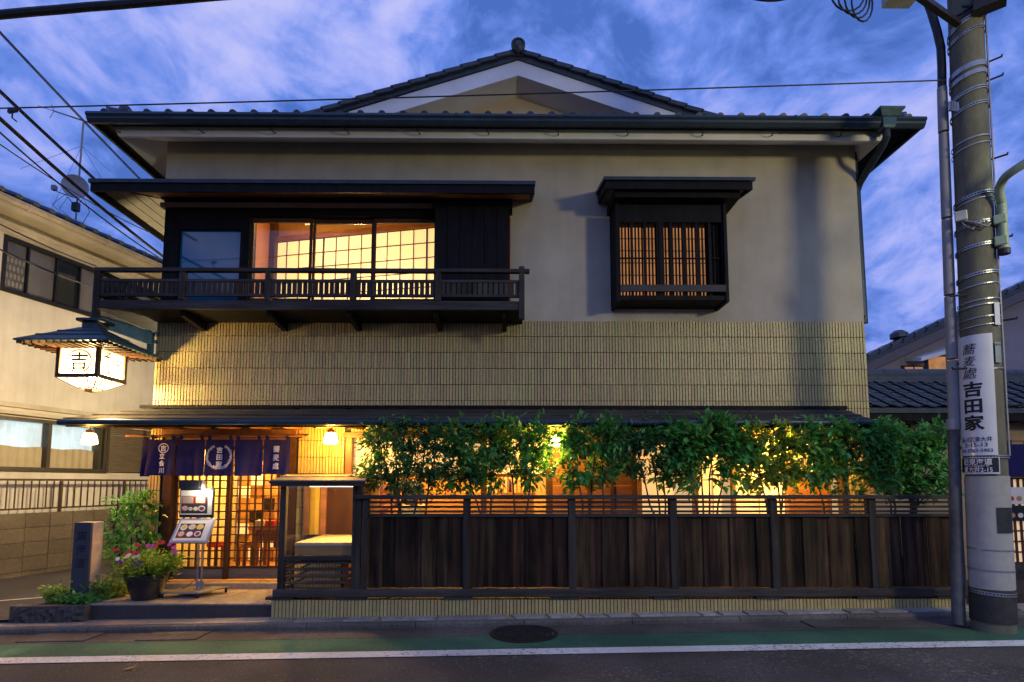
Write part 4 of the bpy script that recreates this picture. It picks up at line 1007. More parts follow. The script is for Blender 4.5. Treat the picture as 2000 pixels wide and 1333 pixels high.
# ================================================================== noren
NY = 7.52
NX = lambda px: xa(px, 890, NY); NZ = lambda py: za(430, py, NY)
NO = thing('noren_curtain', (NX(430), NY, NZ(852)), 'indigo noren curtain with white lettering hanging above the lattice doors', 'curtain')
MB().tube([(NX(243), NY, NZ(852)), (NX(592), NY, NZ(852))], .014, 10).build('rod', m_wood, NO, smooth=True)
for px in (300, 584):
    x = NX(px); MB().tube([(x, NY-.005, NZ(852)-.02), (x, NY+.02, NZ(852)-.022), (x, YW-.01, NZ(845))], .01, 6).build('rod_hook', m_metalk, NO)
nr_ = random.Random(21)
zt0, zb0_ = NZ(859), NZ(929)
pans = [(273, 290, .05, 931), (291, 343, .0, 929), (346, 400, 0, 930), (402, 456, 0, 930), (458, 512, 0, 930), (515, 567, 0, 927)]
ph = [nr_.uniform(0, 6) for _ in pans]
def yoff(i, x, z):
    f = (zt0-z)/(zt0-zb0_); f = max(0, f)
    return pans[i][2] + f*(.022*math.sin(x*17+ph[i]) + .010*math.sin(x*41+ph[i]*2+f*1.5)) - .02*f
for i, (a, b, yo, pyb) in enumerate(pans):
    x0, x1 = NX(a), NX(b); zb1_ = NZ(pyb); m = MB(); nu, nv = 22, 14
    sk = -.03 if i == 1 else (.012 if i in (2, 4) else 0)
    def cloth(u, v): 
        x = x0+(x1-x0)*u + sk*v*(1-u if i == 1 else 1)
        z = zt0+(zb1_-zt0)*v; return (x, NY+yoff(i, x, z), z)
    vs = [cloth(u/nu, v/nv) for v in range(nv+1) for u in range(nu+1)]
    m.add(vs, [(v*(nu+1)+u, v*(nu+1)+u+1, (v+1)*(nu+1)+u+1, (v+1)*(nu+1)+u) for v in range(nv) for u in range(nu)])
    nl = 1 if i == 0 else 2
    for k in range(nl):
        lx = x0+(x1-x0)*((.5,), (.12, .88))[nl-1][k]
        lo = [(lx-.022, NY+pans[i][2], zt0), (lx+.022, NY+pans[i][2], zt0), (lx+.02, NY-.018, NZ(852)), (lx-.02, NY-.018, NZ(852)), (lx-.02, NY, NZ(849)-.002), (lx+.02, NY, NZ(849)-.002), (lx-.02, NY+.017, NZ(852)), (lx+.02, NY+.017, NZ(852))]
        m.add(lo, [(0, 1, 2, 3), (3, 2, 5, 4), (4, 5, 7, 6), (6, 7, 1, 0)])
    P_ = m.build('cloth_panel', m_noren, NO, smooth=True)
    def wp(u, v, i=i): return (u, NY+yoff(i, u, v)-.004, v)
    t = MB(); cx = (x0+x1)/2+.0
    if i == 1:
        s = NX(320)-NX(319)
        text(t, '吉', NX(319), NZ(876), .085, wp, .02); 
        rg_ = MB().ring((NX(319), 0, NZ(876)), .070, .066, .010, 36); t.add([wp(v[0], v[2]) for v in rg_.v], rg_.f)
        column(t, '立会川', NX(317), NZ(891.5), .080, .094, wp, .022)
    elif i == 3:
        column(t, '吉田家', NX(429), NZ(879.5), .082, .094, wp, .026)
        q = MB(); cz_ = NZ(892); cx_ = NX(429); wr_ = random.Random(4)
        for k in range(46):
            a = math.radians(-84+k*348/45*.0) if 0 else (math.pi/2+.38 + (2*math.pi-.76)*k/45)
            for rr in (.146, .168, .157):
                j = wr_.uniform(-.006, .006); aa = a+(.03 if rr == .157 else 0)
                c = (cx_+(rr+j)*math.cos(aa), 0, cz_+(rr+j)*math.sin(aa)*.98)
                if math.sin(a) > .15: q.disc(c, .0055, .0055, 7)
                else:
                    tdir = aa+(.7 if rr > .16 else -.7)+math.pi/2; ax = (math.cos(tdir), 0, math.sin(tdir)); ay = (-math.sin(tdir), 0, math.cos(tdir))
                    q.disc(c, .0125, .0045, 8, ax, ay)
        q.ring((cx_, 0, cz_), .158, .155, .0035, 60)
        q.f = [f for f in q.f if not all(q.v[j][2] > cz_+.10 and abs(q.v[j][0]-cx_) < .07 for j in f)]
        t.add([wp(v[0], v[2]) for v in q.v], q.f)
    elif i == 5:
        column(t, '蕎麦處', NX(540), NZ(877.5), .092, .112, wp, .018)
    if t.v: t.build('lettering', m_ltr_w, P_)

# ================================================================== lantern sign on its bracket
LYf = 6.98
lx0, lx1 = xa(108, 715, LYf), xa(192, 715, LYf); lw = lx1-lx0; lz1, lz0 = za(150, 675, LYf), za(150, 737, LYf)
LN = thing('lantern_sign', ((lx0+lx1)/2, LYf+lw/2, lz1), 'square roofed lantern sign glowing warm white at the left corner', 'lantern')
ly0, ly1 = LYf, LYf+lw; lcx, lcy = (lx0+lx1)/2, (ly0+ly1)/2; fw = .045
fr_ = MB()
for x in (lx0, lx1-fw):
    for y in (ly0, ly1-fw): fr_.box(x, x+fw, y, y+fw, lz0, lz1)
for y in (ly0, ly1-fw): fr_.box(lx0+fw, lx1-fw, y+.001, y+fw-.001, lz0, lz0+.05).box(lx0+fw, lx1-fw, y+.001, y+fw-.001, lz1-.035, lz1)
for x in (lx0, lx1-fw): fr_.box(x+.001, x+fw-.001, ly0+fw, ly1-fw, lz0, lz0+.05).box(x+.001, x+fw-.001, ly0+fw, ly1-fw, lz1-.035, lz1)
LF = fr_.build('frame', m_lattice, LN)
in_ = .018
def face(o, ax, L, name='paper_pane'):
    o, ax = Vector(o), Vector(ax)
    return MB().add([o, o+ax*L, o+ax*L+Vector((0, 0, lz1-lz0-.085)), o+Vector((0, 0, lz1-lz0-.085))], [(0, 1, 2, 3)]).build(name, m_lant, LN)
zz_ = lz0+.05
f1 = face((lx0+fw, ly0+in_, zz_), (1, 0, 0), lw-2*fw); f2 = face((lx1-in_, ly0+fw, zz_), (0, 1, 0), lw-2*fw)
face((lx0+fw, ly1-in_, zz_), (1, 0, 0), lw-2*fw); face((lx0+in_, ly0+fw, zz_), (0, 1, 0), lw-2*fw)
t = MB(); cz_ = (zz_+lz1-.035)/2; wp = plane_warp((lcx+.012, ly0+in_-.004, cz_), (1, 0, 0), (0, 0, 1))
text(t, '吉', 0, 0.0, .235, wp, .02); t.ring((lcx+.012, ly0+in_-.004, cz_), .160, .150, .016, 48); t.build('lettering', m_inkbrown, f1)
t = MB(); wp = plane_warp((lx1-in_+.004, lcy, cz_), (0, 1, 0), (0, 0, 1)); column(t, '生', .10, .03, .17, .12, wp, .012, slant=.1); column(t, 'そば', -.09, .08, .18, .155, wp, .012, slant=.12); t.build('lettering', m_inkbrown, f2)
# faceted bottom
bt = MB(); b0 = fw*.3; zl_ = lz0-.105; ins = .17
A = [(lx0+b0, ly0+b0, lz0-.002), (lx1-b0, ly0+b0, lz0-.002), (lx1-b0, ly1-b0, lz0-.002), (lx0+b0, ly1-b0, lz0-.002)]
B = [(lx0+ins, ly0+ins, zl_), (lx1-ins, ly0+ins, zl_), (lx1-ins, ly1-ins, zl_), (lx0+ins, ly1-ins, zl_)]
bt.add(A+B, [(0, 1, 5, 4), (1, 2, 6, 5), (2, 3, 7, 6), (3, 0, 4, 7), (4, 5, 6, 7)]); bt.build('bottom_pane', m_lant, LN)
rb = MB()
for k in range(4):
    a, b, c, d = Vector(A[k]), Vector(A[(k+1) % 4]), Vector(B[k]), Vector(B[(k+1) % 4])
    for f in (0, .25, .5, .75): rb.tube([a+(b-a)*f, c+(d-c)*f], .008, 5)
    rb.tube([c, d], .009, 5)
rb.build('bottom_rib', m_lattice, LN, kind='stuff')
MB().obox((lcx, lcy, zl_-.02), (.05, 0, 0), (0, .05, 0), (0, 0, .018)).build('bottom_knob', m_lattice, LN)
# roof of the lantern
ov = .50; rzb = lz1+.0; 
re0, re1 = xa(33, 660, LYf-ov+.02), lx1+ov-.13
rx_, ryy = (re1-(lcx))*1.0, .53
rp = za(150, 655, lcy)
hw = (xa(217, 662, LYf-.30)-xa(33, 660, LYf-.30))/2; lcx2 = lcx
e = hw; zt_ = za(180, 640, lcy)
rzb = za(120, 661, lcy-e)
cap = .12
A = [(lcx-e, lcy-e, rzb), (lcx+e, lcy-e, rzb), (lcx+e, lcy+e, rzb), (lcx-e, lcy+e, rzb)]
B = [(lcx-cap, lcy-cap, zt_-.03), (lcx+cap, lcy-cap, zt_-.03), (lcx+cap, lcy+cap, zt_-.03), (lcx-cap, lcy+cap, zt_-.03)]
LR = MB().add(A+B+[(x, y, z-.018) for x, y, z in A], [(0, 1, 5, 4), (1, 2, 6, 5), (2, 3, 7, 6), (3, 0, 4, 7), (4, 5, 6, 7), (0, 8, 9, 1), (1, 9, 10, 2), (2, 10, 11, 3), (3, 11, 8, 0), (8, 11, 10, 9)]).build('roof', m_copper, LN)
for k in range(4):
    a, b, c, d = Vector(A[k]), Vector(A[(k+1) % 4]), Vector(B[k]), Vector(B[(k+1) % 4])
    for f in (.33, .66): MB().tube([a+(c-a)*f+Vector((0, 0, .006)), b+(d-b)*f+Vector((0, 0, .006))], .008, 5).build('roof_seam', m_copper, LR)
    nrf = 13; mid = (a+b)/2; inn = Vector((lcx, lcy, 0))-Vector((mid.x, mid.y, 0)); inn.normalize()
    for q in range(nrf):
        s_ = a+(b-a)*((q+.5)/nrf); edge = abs((q+.5)/nrf-.5)*2*e
        ln = min(e-lw/2+.02, (e-edge)*1.0+.04) if edge > lw/2 else e-lw/2+.02
        MB().beam(s_+inn*.015+Vector((0, 0, -.036)), s_+inn*max(ln, .06)+Vector((0, 0, -.036)), .018, .030).build('rafter', m_lattice, LR)
MB().box(lcx-lw/2-.01, lcx+lw/2+.01, lcy-lw/2-.01, lcy+lw/2+.01, lz1+.001, rzb-.02).build('neck', m_lattice, LN)
MB().box(lcx-.10, lcx+.10, lcy-.10, lcy+.10, zt_-.03, zt_+.05).build('cap_neck', m_copperd, LN)
MB().box(lcx-.15, lcx+.15, lcy-.15, lcy+.15, zt_+.051, zt_+.09).build('cap', m_copperd, LN, bev=.006)
lamp_light('lantern_light', (lcx+.0, lcy, lz0+.06), 150, (1, .74, .40), .10, parent=LN)
lamp_light('lantern_downlight', (lcx+.05, lcy, lz0-.03), 330, (1, .76, .40), .06, parent=LN)
# bracket: vertical plate on the wall corner, ornamented arm
br = Vector((XL-.02, YW-.10, za(312, 655, YW-.1))); tip = Vector((lcx-.06, lcy-.0, za(175, 627, lcy)))
zt1 = za(312, 640, YW)
arm = MB(); dr = (tip-br); dr.z = 0; u = dr.normalized(); nn = Vector((-u.y, u.x, 0))
arm.prism([br+Vector((0, 0, -.14)), br+Vector((0, 0, .05)), tip+Vector((0, 0, .06))-u*.03, tip+u*.03+Vector((0, 0, .03)), tip+u*.035+Vector((0, 0, -.065)), tip-u*.08+Vector((0, 0, -.06))], nn*.05)
AR = arm.build('bracket_arm', m_teal, LN)
sc = MB()
for k in range(7):
    c = br.lerp(tip, .3+k*.095)+Vector((0, 0, -.02-.004*k))-nn*.004*(1 if nn.y > 0 else -1)
    pts = [c+u*(.045-.006*j)*math.cos(j*.8)+Vector((0, 0, (.03-.004*j)*math.sin(j*.8)*(1 if k % 2 else -1))) for j in range(7)]
    sc.tube(pts, .0035, 4)
sc.build('scroll_relief', m_copperd, AR, kind='stuff')
MB().box(XL-.045, XL-.015, YW-.13, YW-.02, za(305, 705, YW), br.z+.05).build('bracket_plate', m_teal, LN)
for py in (653, 669, 696): MB().box(XL-.014, XL+.035, YW-.04, YW-.01, za(300, py+3, YW), za(300, py-3, YW)).build('bracket_clip', m_steel, LN)
MB().tube([(lcx, lcy, zt_+.09), (lcx, lcy, tip.z-.03)], .009, 6).build('hanger', m_metalk, LN)
# ================================================================== neighbour on the left
dirv = ray(1270, 945); dirv.z = 0; dirv.normalize(); nrm_ = Vector((dirv.y, -dirv.x, 0))
P0 = at(0, 945, 9.2); P0.z = 0
def lp(px, py, off=0.0):
    """point of the photograph on the neighbour's wall plane (off metres in front of it) -> (s, z)"""
    d = ray(px, py); n = nrm_; o = P0 + n*off - Vector((0, 0, CAMZ))
    t = o.dot(n)/d.dot(n); p = d*t; p.z += CAMZ
    return (p-P0-n*off).dot(dirv), p.z
def lw3(s, off, z): return P0 + dirv*s + nrm_*off + Vector((0, 0, z))
class LB(MB):
    def lbox(s, s0, s1, o0, o1, z0, z1):
        c = lw3((s0+s1)/2, (o0+o1)/2, (z0+z1)/2); return s.obox(c, dirv*(s1-s0)/2, nrm_*(o1-o0)/2, (0, 0, (z1-z0)/2))
LH = thing('neighbour_house', lw3(2, -2, 0), 'beige plastered two storey house with tiled roof left of the restaurant', 'building')
OW = -.30
ez = lp(0, 378, OW+.45)[1]                                    # gutter height
wz0 = lp(8, 570, OW)[1]; wz1 = lp(8, 458, OW)[1]; ws0 = lp(5, 500, OW)[0]; ws1 = ws0+4.9
vz0 = lp(60, 921, OW)[1]; vz1 = lp(60, 818, OW)[1]
vs = [lp(p, 870, OW)[0] for p in (-120, 93, 192, 205)]
vse = vs[3]+1.7
w = LB()
S0, S1 = -3.2, 9.0
w.lbox(S0, S1, OW-.2, OW, wz1, ez-.05).lbox(S0, ws0, OW-.2, OW, wz0, wz1).lbox(ws1, S1, OW-.2, OW, wz0, wz1).lbox(S0, S1, OW-.2, OW, vz1, wz0)
w.lbox(S0, vs[0], OW-.2, OW, vz0, vz1).lbox(vse, S1, OW-.2, OW, vz0, vz1).lbox(S0, S1, OW-.2, OW, -.1, vz0)
w.build('wall', m_lhwall, LH)
LB().lbox(S0, S1, OW-6, OW-.8, .0, ez-.1).build('house_core', m_lhwall, LH)
# upper window: frame, panes, patterned bathroom pane
f = LB(); fw = .05
f.lbox(ws0, ws1, OW-.1, OW+.03, wz0, wz0+.07).lbox(ws0, ws1, OW-.1, OW+.03, wz1-.06, wz1).lbox(ws0, ws0+fw, OW-.1, OW+.03, wz0+.07, wz1-.06).lbox(ws1-fw, ws1, OW-.1, OW+.03, wz0+.07, wz1-.06)
WF = f.build('upper_window', m_metalk, LH)
cuts = [ws0+fw, lp(58, 500, OW)[0], lp(113, 520, OW)[0], lp(158, 540, OW)[0], ws1-fw-1.2, ws1-fw]
for k in range(5):
    a, b = cuts[k]+.012, cuts[k+1]-.012
    LB().lbox(a, b, OW-.07, OW-.06, wz0+.072, wz1-.062).build('pane', [m_screen, m_screen, m_dglass, m_screen, m_dglass][k], WF)
    if k: LB().lbox(cuts[k]-.012, cuts[k]+.012, OW-.08, OW+.0, wz0+.071, wz1-.061).build('mullion', m_metalk, WF)
sc_ = LB(); a, b = cuts[0]+.02, cuts[1]-.03; hs = (b-a)/5; hz = .135; r_ = random.Random(2)
nz = int((wz1-wz0-.4)/hz)
for j in range(nz):
    for i in range(5):
        s_ = a+(i+.5+(.0 if j % 2 else -.0))*hs+(hs*.25 if j % 2 else -hs*.1); z_ = wz0+.12+(j+.5)*hz
        if s_ > b: continue
        c = lw3(s_, OW-.055, z_); sc_.disc(c, hs*.40, hz*.40, 7, dirv, (0, 0, 1), nrm_*.004)
sc_.build('scale_pattern', M('pale_scale_pattern', (.19, .175, .165), .6, .2, 8), WF, kind='stuff')
# hood board over the window and eave boards
hz0 = lp(0, 432, OW+.12)[1]
LB().lbox(S0, ws1+.4, OW+.001, OW+.14, hz0-.02, hz0+.05).build('window_hood', m_lhtrim, LH)
LB().lbox(S0, S1, OW+.001, OW+.10, ez-.42, ez-.30).build('eave_moulding', m_lhtrim, LH)
LB().lbox(S0, S1, OW+.001, OW+.40, ez-.13, ez-.08).build('eave_soffit', m_lhtrim, LH)
LB().lbox(S0, S1, OW+.401, OW+.43, ez-.16, ez-.02).build('fascia', m_lhtrim, LH)
g = LB(); pr_ = [(.0, 0), (.10, 0), (.095, -.05), (.06, -.09), (.0, -.09)]
pts = [lw3(S0, OW+.432+a, ez+b) for a, b in pr_]; g.prism(pts, dirv*(S1-S0)); g.build('gutter', M('cream_gutter', (.40, .33, .24), .5, .2, 6, dirt=.3), LH)
for s_ in (-.05, 1.35, 2.7, 4.1):
    q = LB(); q.prism([lw3(s_, OW+.430+a*1.1, ez+b*1.12+.003) for a, b in pr_], dirv*.05); q.build('gutter_joint', bpy.data.materials['cream_gutter'], LH)
sl_ = .42
rfp = LB(); rfp.prism([lw3(S0, OW+.47, ez+.03), lw3(S1, OW+.47, ez+.03), lw3(S1, OW-4, ez+.03+sl_*4.47), lw3(S0, OW-4, ez+.03+sl_*4.47)], (0, 0, -.06)); LR_ = rfp.build('roof', m_rooftile, LH)
sp = .265; k = 0; s_ = S0+.1
while s_ < S1:
    q = MB(); q.tube([lw3(s_, OW+.50, ez+.055), lw3(s_, OW-3.9, ez+.055+sl_*4.4)], .055, 8); q.build('roof_tile', m_rooftile, LR_, smooth=True); s_ += sp
# string course, lower windows, shutter
sz = lp(20, 789, OW+.05)[1]
LB().lbox(S0, S1, OW+.001, OW+.09, sz-.05, sz+.03).build('string_course', m_lhtrim, LH)
LB().lbox(S0, vse+.15, OW+.001, OW+.16, vz1+.03, vz1+.09).build('lower_hood', m_lhtrim, LH)
f = LB(); f.lbox(vs[0], vs[3], OW-.1, OW+.05, vz0, vz0+.07).lbox(vs[0], vs[3], OW-.1, OW+.05, vz1-.06, vz1)
for s_ in (vs[1]-.03, vs[2]-.02, vs[3]-.05, vs[0]): f.lbox(s_, s_+.06, OW-.09, OW+.04, vz0+.071, vz1-.061)
VF = f.build('lower_window', M('bronze_window_frame', (.06, .05, .035), .45, .2, 8, metal=.3), LH)
for a, b in ((vs[0]+.06, vs[1]-.03), (vs[1]+.03, vs[2]-.02)):
    LB().lbox(a, b, OW-.06, OW-.054, vz0+.072, vz1-.062).build('glass_pane', m_glass, VF)
    c = MB(); nu = 60; cvs = []; ph_ = r_.uniform(0, 6)
    for i in range(nu+1):
        s_ = a+(b-a)*i/nu; o = OW-.14+.022*math.sin(s_*38+ph_)+.012*math.sin(s_*71)
        cvs += [lw3(s_, o, vz0+.05), lw3(s_, o, vz1-.03)]
    c.add(cvs, [(2*i, 2*i+2, 2*i+3, 2*i+1) for i in range(nu)]); c.build('curtain', m_curtain, VF, smooth=True)
    low = MB(); c2 = []
    for i in range(nu+1):
        s_ = a+(b-a)*i/nu; o = OW-.092+.010*math.sin(s_*46+ph_*2); c2 += [lw3(s_, o, vz0+.06), lw3(s_, o, vz0+.06+(vz1-vz0)*(.40+.012*math.sin(s_*9)))]
    low.add(c2, [(2*i, 2*i+2, 2*i+3, 2*i+1) for i in range(nu)]); low.build('lower_curtain', EM('tan_half_curtain', (1, .62, .32), .10, .4, 5, base=(.45, .33, .2)) if 'tan_half_curtain' not in bpy.data.materials else bpy.data.materials['tan_half_curtain'], VF, smooth=True)
vf = LB(); vf.lbox(vs[3], vs[3]+.05, OW-.05, OW+.06, vz0, vz1).lbox(vse-.05, vse, OW-.05, OW+.06, vz0, vz1).lbox((vs[3]+vse)/2-.02, (vs[3]+vse)/2+.02, OW-.05, OW+.06, vz0, vz1)
SHU = vf.build('louvre_shutter', bpy.data.materials['bronze_window_frame'], LH)
n = 24
for k in range(n):
    z_ = vz0+.02+(vz1-vz0-.04)*k/n; c = lw3((vs[3]+vse)/2, OW+.02, z_+.02)
    MB().obox(c, dirv*((vse-vs[3])/2-.05), nrm_*.02+Vector((0, 0, -.012)), (0, 0, .004)).build('shutter_slat', M('bronze_slat', (.20, .15, .10), .5, .2, 8) if k == 0 else bpy.data.materials['bronze_slat'], SHU)
# boundary wall of concrete blocks with a railing
bz1 = lp(60, 1003, 0)[1]; BWL = tag(LB().lbox(S0, 8, -.12, .0, -.15, bz1).build('block_wall', m_grout), 'grey brown concrete block wall with a railing beside the alley', 'wall')
nc = 5; bh_ = (bz1+.15)/nc; bl = .40
for j in range(nc):
    s_ = S0+.02+(bl/2 if j % 2 else 0)*0; 
    while s_ < 7.6:
        LB().lbox(s_+.004, s_+bl-.004, -.10, .012+r_.uniform(-.002, .002), -.15+j*bh_+.004, -.15+(j+1)*bh_-.004+(.006 if j == nc-1 else 0)).build('block', m_block, BWL); s_ += bl
RL = thing('metal_railing', lw3(1, -.06, bz1), 'brown metal railing with thin bars on the block wall', 'railing')
rz1 = lp(60, 935.5, -.06)[1]; rz0_ = bz1+.06
m_rail = M('brown_metal', (.075, .04, .025), .45, .2, 8, metal=.2)
LB().lbox(S0, 7.5, -.085, -.035, rz1-.035, rz1).build('top_rail', m_rail, RL); LB().lbox(S0, 7.5, -.08, -.04, rz0_, rz0_+.03).build('bottom_rail', m_rail, RL)
s_ = S0+.1; k = 0
while s_ < 7.5:
    if k % 10 == 3: LB().lbox(s_-.02, s_+.02, -.08, -.04, bz1, rz1-.036).build('post', m_rail, RL)
    else: LB().lbox(s_-.008, s_+.008, -.068, -.052, rz0_+.031, rz1-.036).build('bar', m_rail, RL)
    s_ += .125; k += 1
# antenna mast and dish on its roof
AY = 11.6
ab, atp = at(147, 438, AY), at(163, 240, AY)
AN = thing('roof_antenna', ab, 'thin mast with a television antenna and wires on the neighbour roof', 'antenna')
MB().tube([ab-Vector((0, 0, .4)), atp], .018, 8).build('mast', m_pvc, AN)
b0_, b1_ = at(104, 217, AY-.3), at(196, 247, AY+.2)
MB().tube([b0_, b1_], .012, 6).build('boom', m_steel, AN)
for k in range(12):
    c = b0_.lerp(b1_, .12+k*.078); h = Vector((.10, .16, .02)) if k else Vector((.2, .3, .05)); MB().tube([c-h, c+h], .007, 5).build('element', m_steel, AN)
for s in (1, -1): MB().tube([b0_+Vector((.02, 0, 0)), b0_+Vector((-.06, 0, .16*s))], .008, 5).build('element', m_steel, AN)
jb = at(148, 405, AY); MB().box(jb.x-.06, jb.x+.06, AY-.05, AY+.05, jb.z-.09, jb.z+.09).build('amplifier', m_metalk, AN)
for k, (dx, dz) in enumerate(((-.5, .3), (.3, -.5), (-.35, -.2))):
    MB().tube([jb, jb+Vector((dx*.5, 0, dz*.1+.25)), jb+Vector((dx, 0, dz*.2)), ab+Vector((.1*k, 0, -.1))], .006, 5).build('loose_wire', m_rubber, AN)
gt = at(160, 285, AY)
for px, py in ((40, 330), (240, 420), (95, 420), (215, 335)):
    MB().tube([gt, at(px, py, AY+1.2)], .004, 4).build('guy_wire', m_steel, AN)
dc_ = at(148, 366, AY-.12); DI = thing('satellite_dish', dc_, 'round pale satellite dish fixed to the antenna mast', 'satellite dish')
ds_ = MB(); ds_.lathe((0, 0, 0), [(.01, 0), (.10, .01), (.18, .035), (.235, .07), (.24, .07), (.18, .025), (.1, 0), (.01, -.012)], 28, cap=False)
link('dish', ds_.mesh('dish', M('pale_dish', (.42, .43, .46), .5, .1, 6), smooth=True), DI, loc=dc_, rot=(R(104), 0, R(28)))
MB().tube([dc_+Vector((-.02, -.02, -.23)), dc_+Vector((-.20, -.22, -.22)), dc_+Vector((-.24, -.24, -.14))], .012, 6).build('feed_arm', m_pvc, DI)
MB().box(dc_.x-.29, dc_.x-.21, dc_.y-.28, dc_.y-.2, dc_.z-.2, dc_.z-.1).build('receiver', m_pvc, DI)
MB().tube([dc_+Vector((.02, .06, 0)), dc_+Vector((.02, .12, -.1))], .02, 6).build('mount', m_pvc, DI)

# lamp on the side wall of the restaurant, in the alley (hidden by the corner, its glow falls on the neighbour's wall)
AL = thing('wall_lamp', (XL-.08, 9.3, 2.95), 'small glass wall lamp in the alley round the corner of the restaurant', 'lamp')
MB().box(XL-.05, XL-.001, 9.24, 9.36, 2.85, 3.05).build('wall_plate', m_metalk, AL); MB().lathe((XL-.13, 9.3, 2.86), [(.02, 0), (.07, .03), (.08, .10), (.06, .16), (.02, .18)], 16).build('globe', m_lamp, AL, smooth=True)
lamp_light('alley_light', (XL-.13, 9.3, 2.95), 800, (1, .92, .68), .06, parent=AL)

# ================================================================== buildings on the right
AX0, AX1 = XR+.06, 14.0
aY = 8.75; az0 = za(1780, 797, aY); aYr = 10.0; az1 = za(1780, 748, aYr)
ANX = thing('tiled_annex', (8, 9, 0), 'low ochre walled annex with a slate tiled roof behind the hedge', 'building')
MB().box(AX0, AX1, 9.15, 9.3, -.1, az0).build('wall', m_annex, ANX)
MB().box(AX0, AX1, 9.305, 13, -.1, az0-.1).build('annex_core', m_annex, ANX)
AR_ = MB().prism([(AX0, aY, az0), (AX1, aY, az0), (AX1, aYr, az1), (AX0, aYr, az1)], (0, 0, -.08)).build('roof', m_rooftile, ANX)
MB().box(AX0, AX1, aY+.03, aY+.07, az0-.20, az0-.085).build('eave_board', m_black, ANX)
for k in range(20): MB().box(AX0+.2+k*.45, AX0+.27+k*.45, aY+.071, 9.149, az0-.22, az0-.14).build('rafter', m_black, ANX)
MB().box(XR+.55, XR+.75, 9.08, 9.149, .0, az0-.22).build('wall_post', m_black, ANX)
MB().box(xa(1770, 830, 9.12), xa(1776, 830, 9.12), 9.10, 9.149, .0, az0-.22).build('wall_post', m_black, ANX)
tw = .27; ncr = 6; tl = math.hypot(aYr-aY, az1-az0)/ncr; sa = math.atan2(az1-az0, aYr-aY)
# S-shaped pan tile, each one laid over the next
tm = MB(); nu = 8; prof_ = [(tw*(i/nu-.5), .022*math.cos(math.pi*1.15*i/nu)+(.028*math.exp(-((i/nu-.93)/.10)**2))) for i in range(nu+1)]
vs_ = [(x, -.02, z+.022) for x, z in prof_]+[(x, tl, z-.0) for x, z in prof_]+[(x, -.02, z+.002) for x, z in prof_]
tm.add(vs_, [(i, i+1, nu+2+i, nu+1+i) for i in range(nu)]+[(2*(nu+1)+i, 2*(nu+1)+i+1, i+1, i) for i in range(nu)])
tme = tm.mesh('roof_tile', m_rooftile, smooth=False)
for j in range(ncr):
    for i in range(int((AX1-AX0-.3)/tw)):
        f = j/ncr; link('roof_tile', tme, AR_, loc=(AX0+tw/2+i*tw, aY-.03+(aYr-aY)*f, az0+.03+(az1-az0)*f), rot=(sa+.02, 0, 0))
rgb = MB(); 
for k, (hw_, h) in enumerate(((.15, .06), (.13, .06), (.11, .06))): rgb.box(AX0, AX1, aYr-hw_, aYr+hw_, az1-.02+k*.062, az1+.04+k*.062-.004)
AG = rgb.build('ridge', m_rooftile, ANX)
x = AX0
while x < AX1:
    MB().tube([(x+.005, aYr, az1+.17), (x+.395, aYr, az1+.17)], .085, 10).build('ridge_tile', m_rooftile, AG, smooth=True); x += .4
# noren and lit lattice at the far right entrance of the annex
ny = 8.9
n2 = thing('indigo_curtain', (xa(1990, 880, ny), ny, 2), 'plain indigo curtain hanging right of the utility pole', 'curtain')
cx0_, cx1_ = xa(1962, 880, ny), xa(2090, 880, ny); cz1_, cz0_ = za(1990, 868, ny), za(1990, 932, ny)
m = MB(); cvs = []
for i in range(25):
    x = cx0_+(cx1_-cx0_)*i/24; cvs += [(x, ny+.02*math.sin(x*14), cz1_), (x, ny+.03*math.sin(x*14+.6), cz0_)]
m.add(cvs, [(2*i, 2*i+2, 2*i+3, 2*i+1) for i in range(24)]); m.build('cloth_panel', m_noren, n2, smooth=True)
for k in range(4):
    x = cx0_+.08+k*.28; MB().box(x-.03, x+.03, ny-.016, ny+.016, cz1_, cz1_+.07).build('loop', m_noren, n2)
MB().tube([(cx0_-.1, ny, cz1_+.055), (cx1_+.1, ny, cz1_+.055)], .014, 8).build('rod', m_wood, n2)
lw_ = thing('lattice_screen', (xa(2000, 1000, 9.0), 9.02, 0), 'dark lattice screen with lit panes below the plain indigo curtain', 'screen')
lx_ = xa(1960, 1000, 9.0); lzt, lzb = za(1990, 935, 9.0), za(1990, 1100, 9.0)
MB().box(lx_, lx_+1.2, 9.06, 9.07, lzb, lzt).build('lit_pane', EM('warm_menu_glow', (1, .62, .3), .45, .3, 6), lw_)
for k in range(13): MB().box(lx_+k*.1-.012, lx_+k*.1+.012, 9.02, 9.05, lzb, lzt).build('lattice_bar', m_lattice, lw_)
for k in range(9): MB().box(lx_, lx_+1.2, 9.025, 9.045, lzb+(lzt-lzb)*k/8-.012, lzb+(lzt-lzb)*k/8+.012).build('lattice_bar', m_lattice, lw_)
MB().box(lx_, lx_+1.2, 9.0, 9.07, .0, lzb-.013).build('kick_board', m_weather, lw_)
for k, (py0, py1) in enumerate(((952, 985), (988, 1018))):
    q = MB().box(lx_+.05, lx_+.75, 8.99, 9.0, za(1990, py1, 8.99), za(1990, py0, 8.99)).build('menu_card', [m_whitep, m_signk][k], lw_)
    for j in range(5):
        d_ = MB().disc((lx_+.13+j*.13, 8.988, za(1990, py1-11, 8.99)), .045, .04, 12, (1, 0, 0), (0, 0, 1), (0, -.002, 0)); d_.build('bowl_picture', [m_red, m_honey, m_whitep][(j+k) % 3], q)
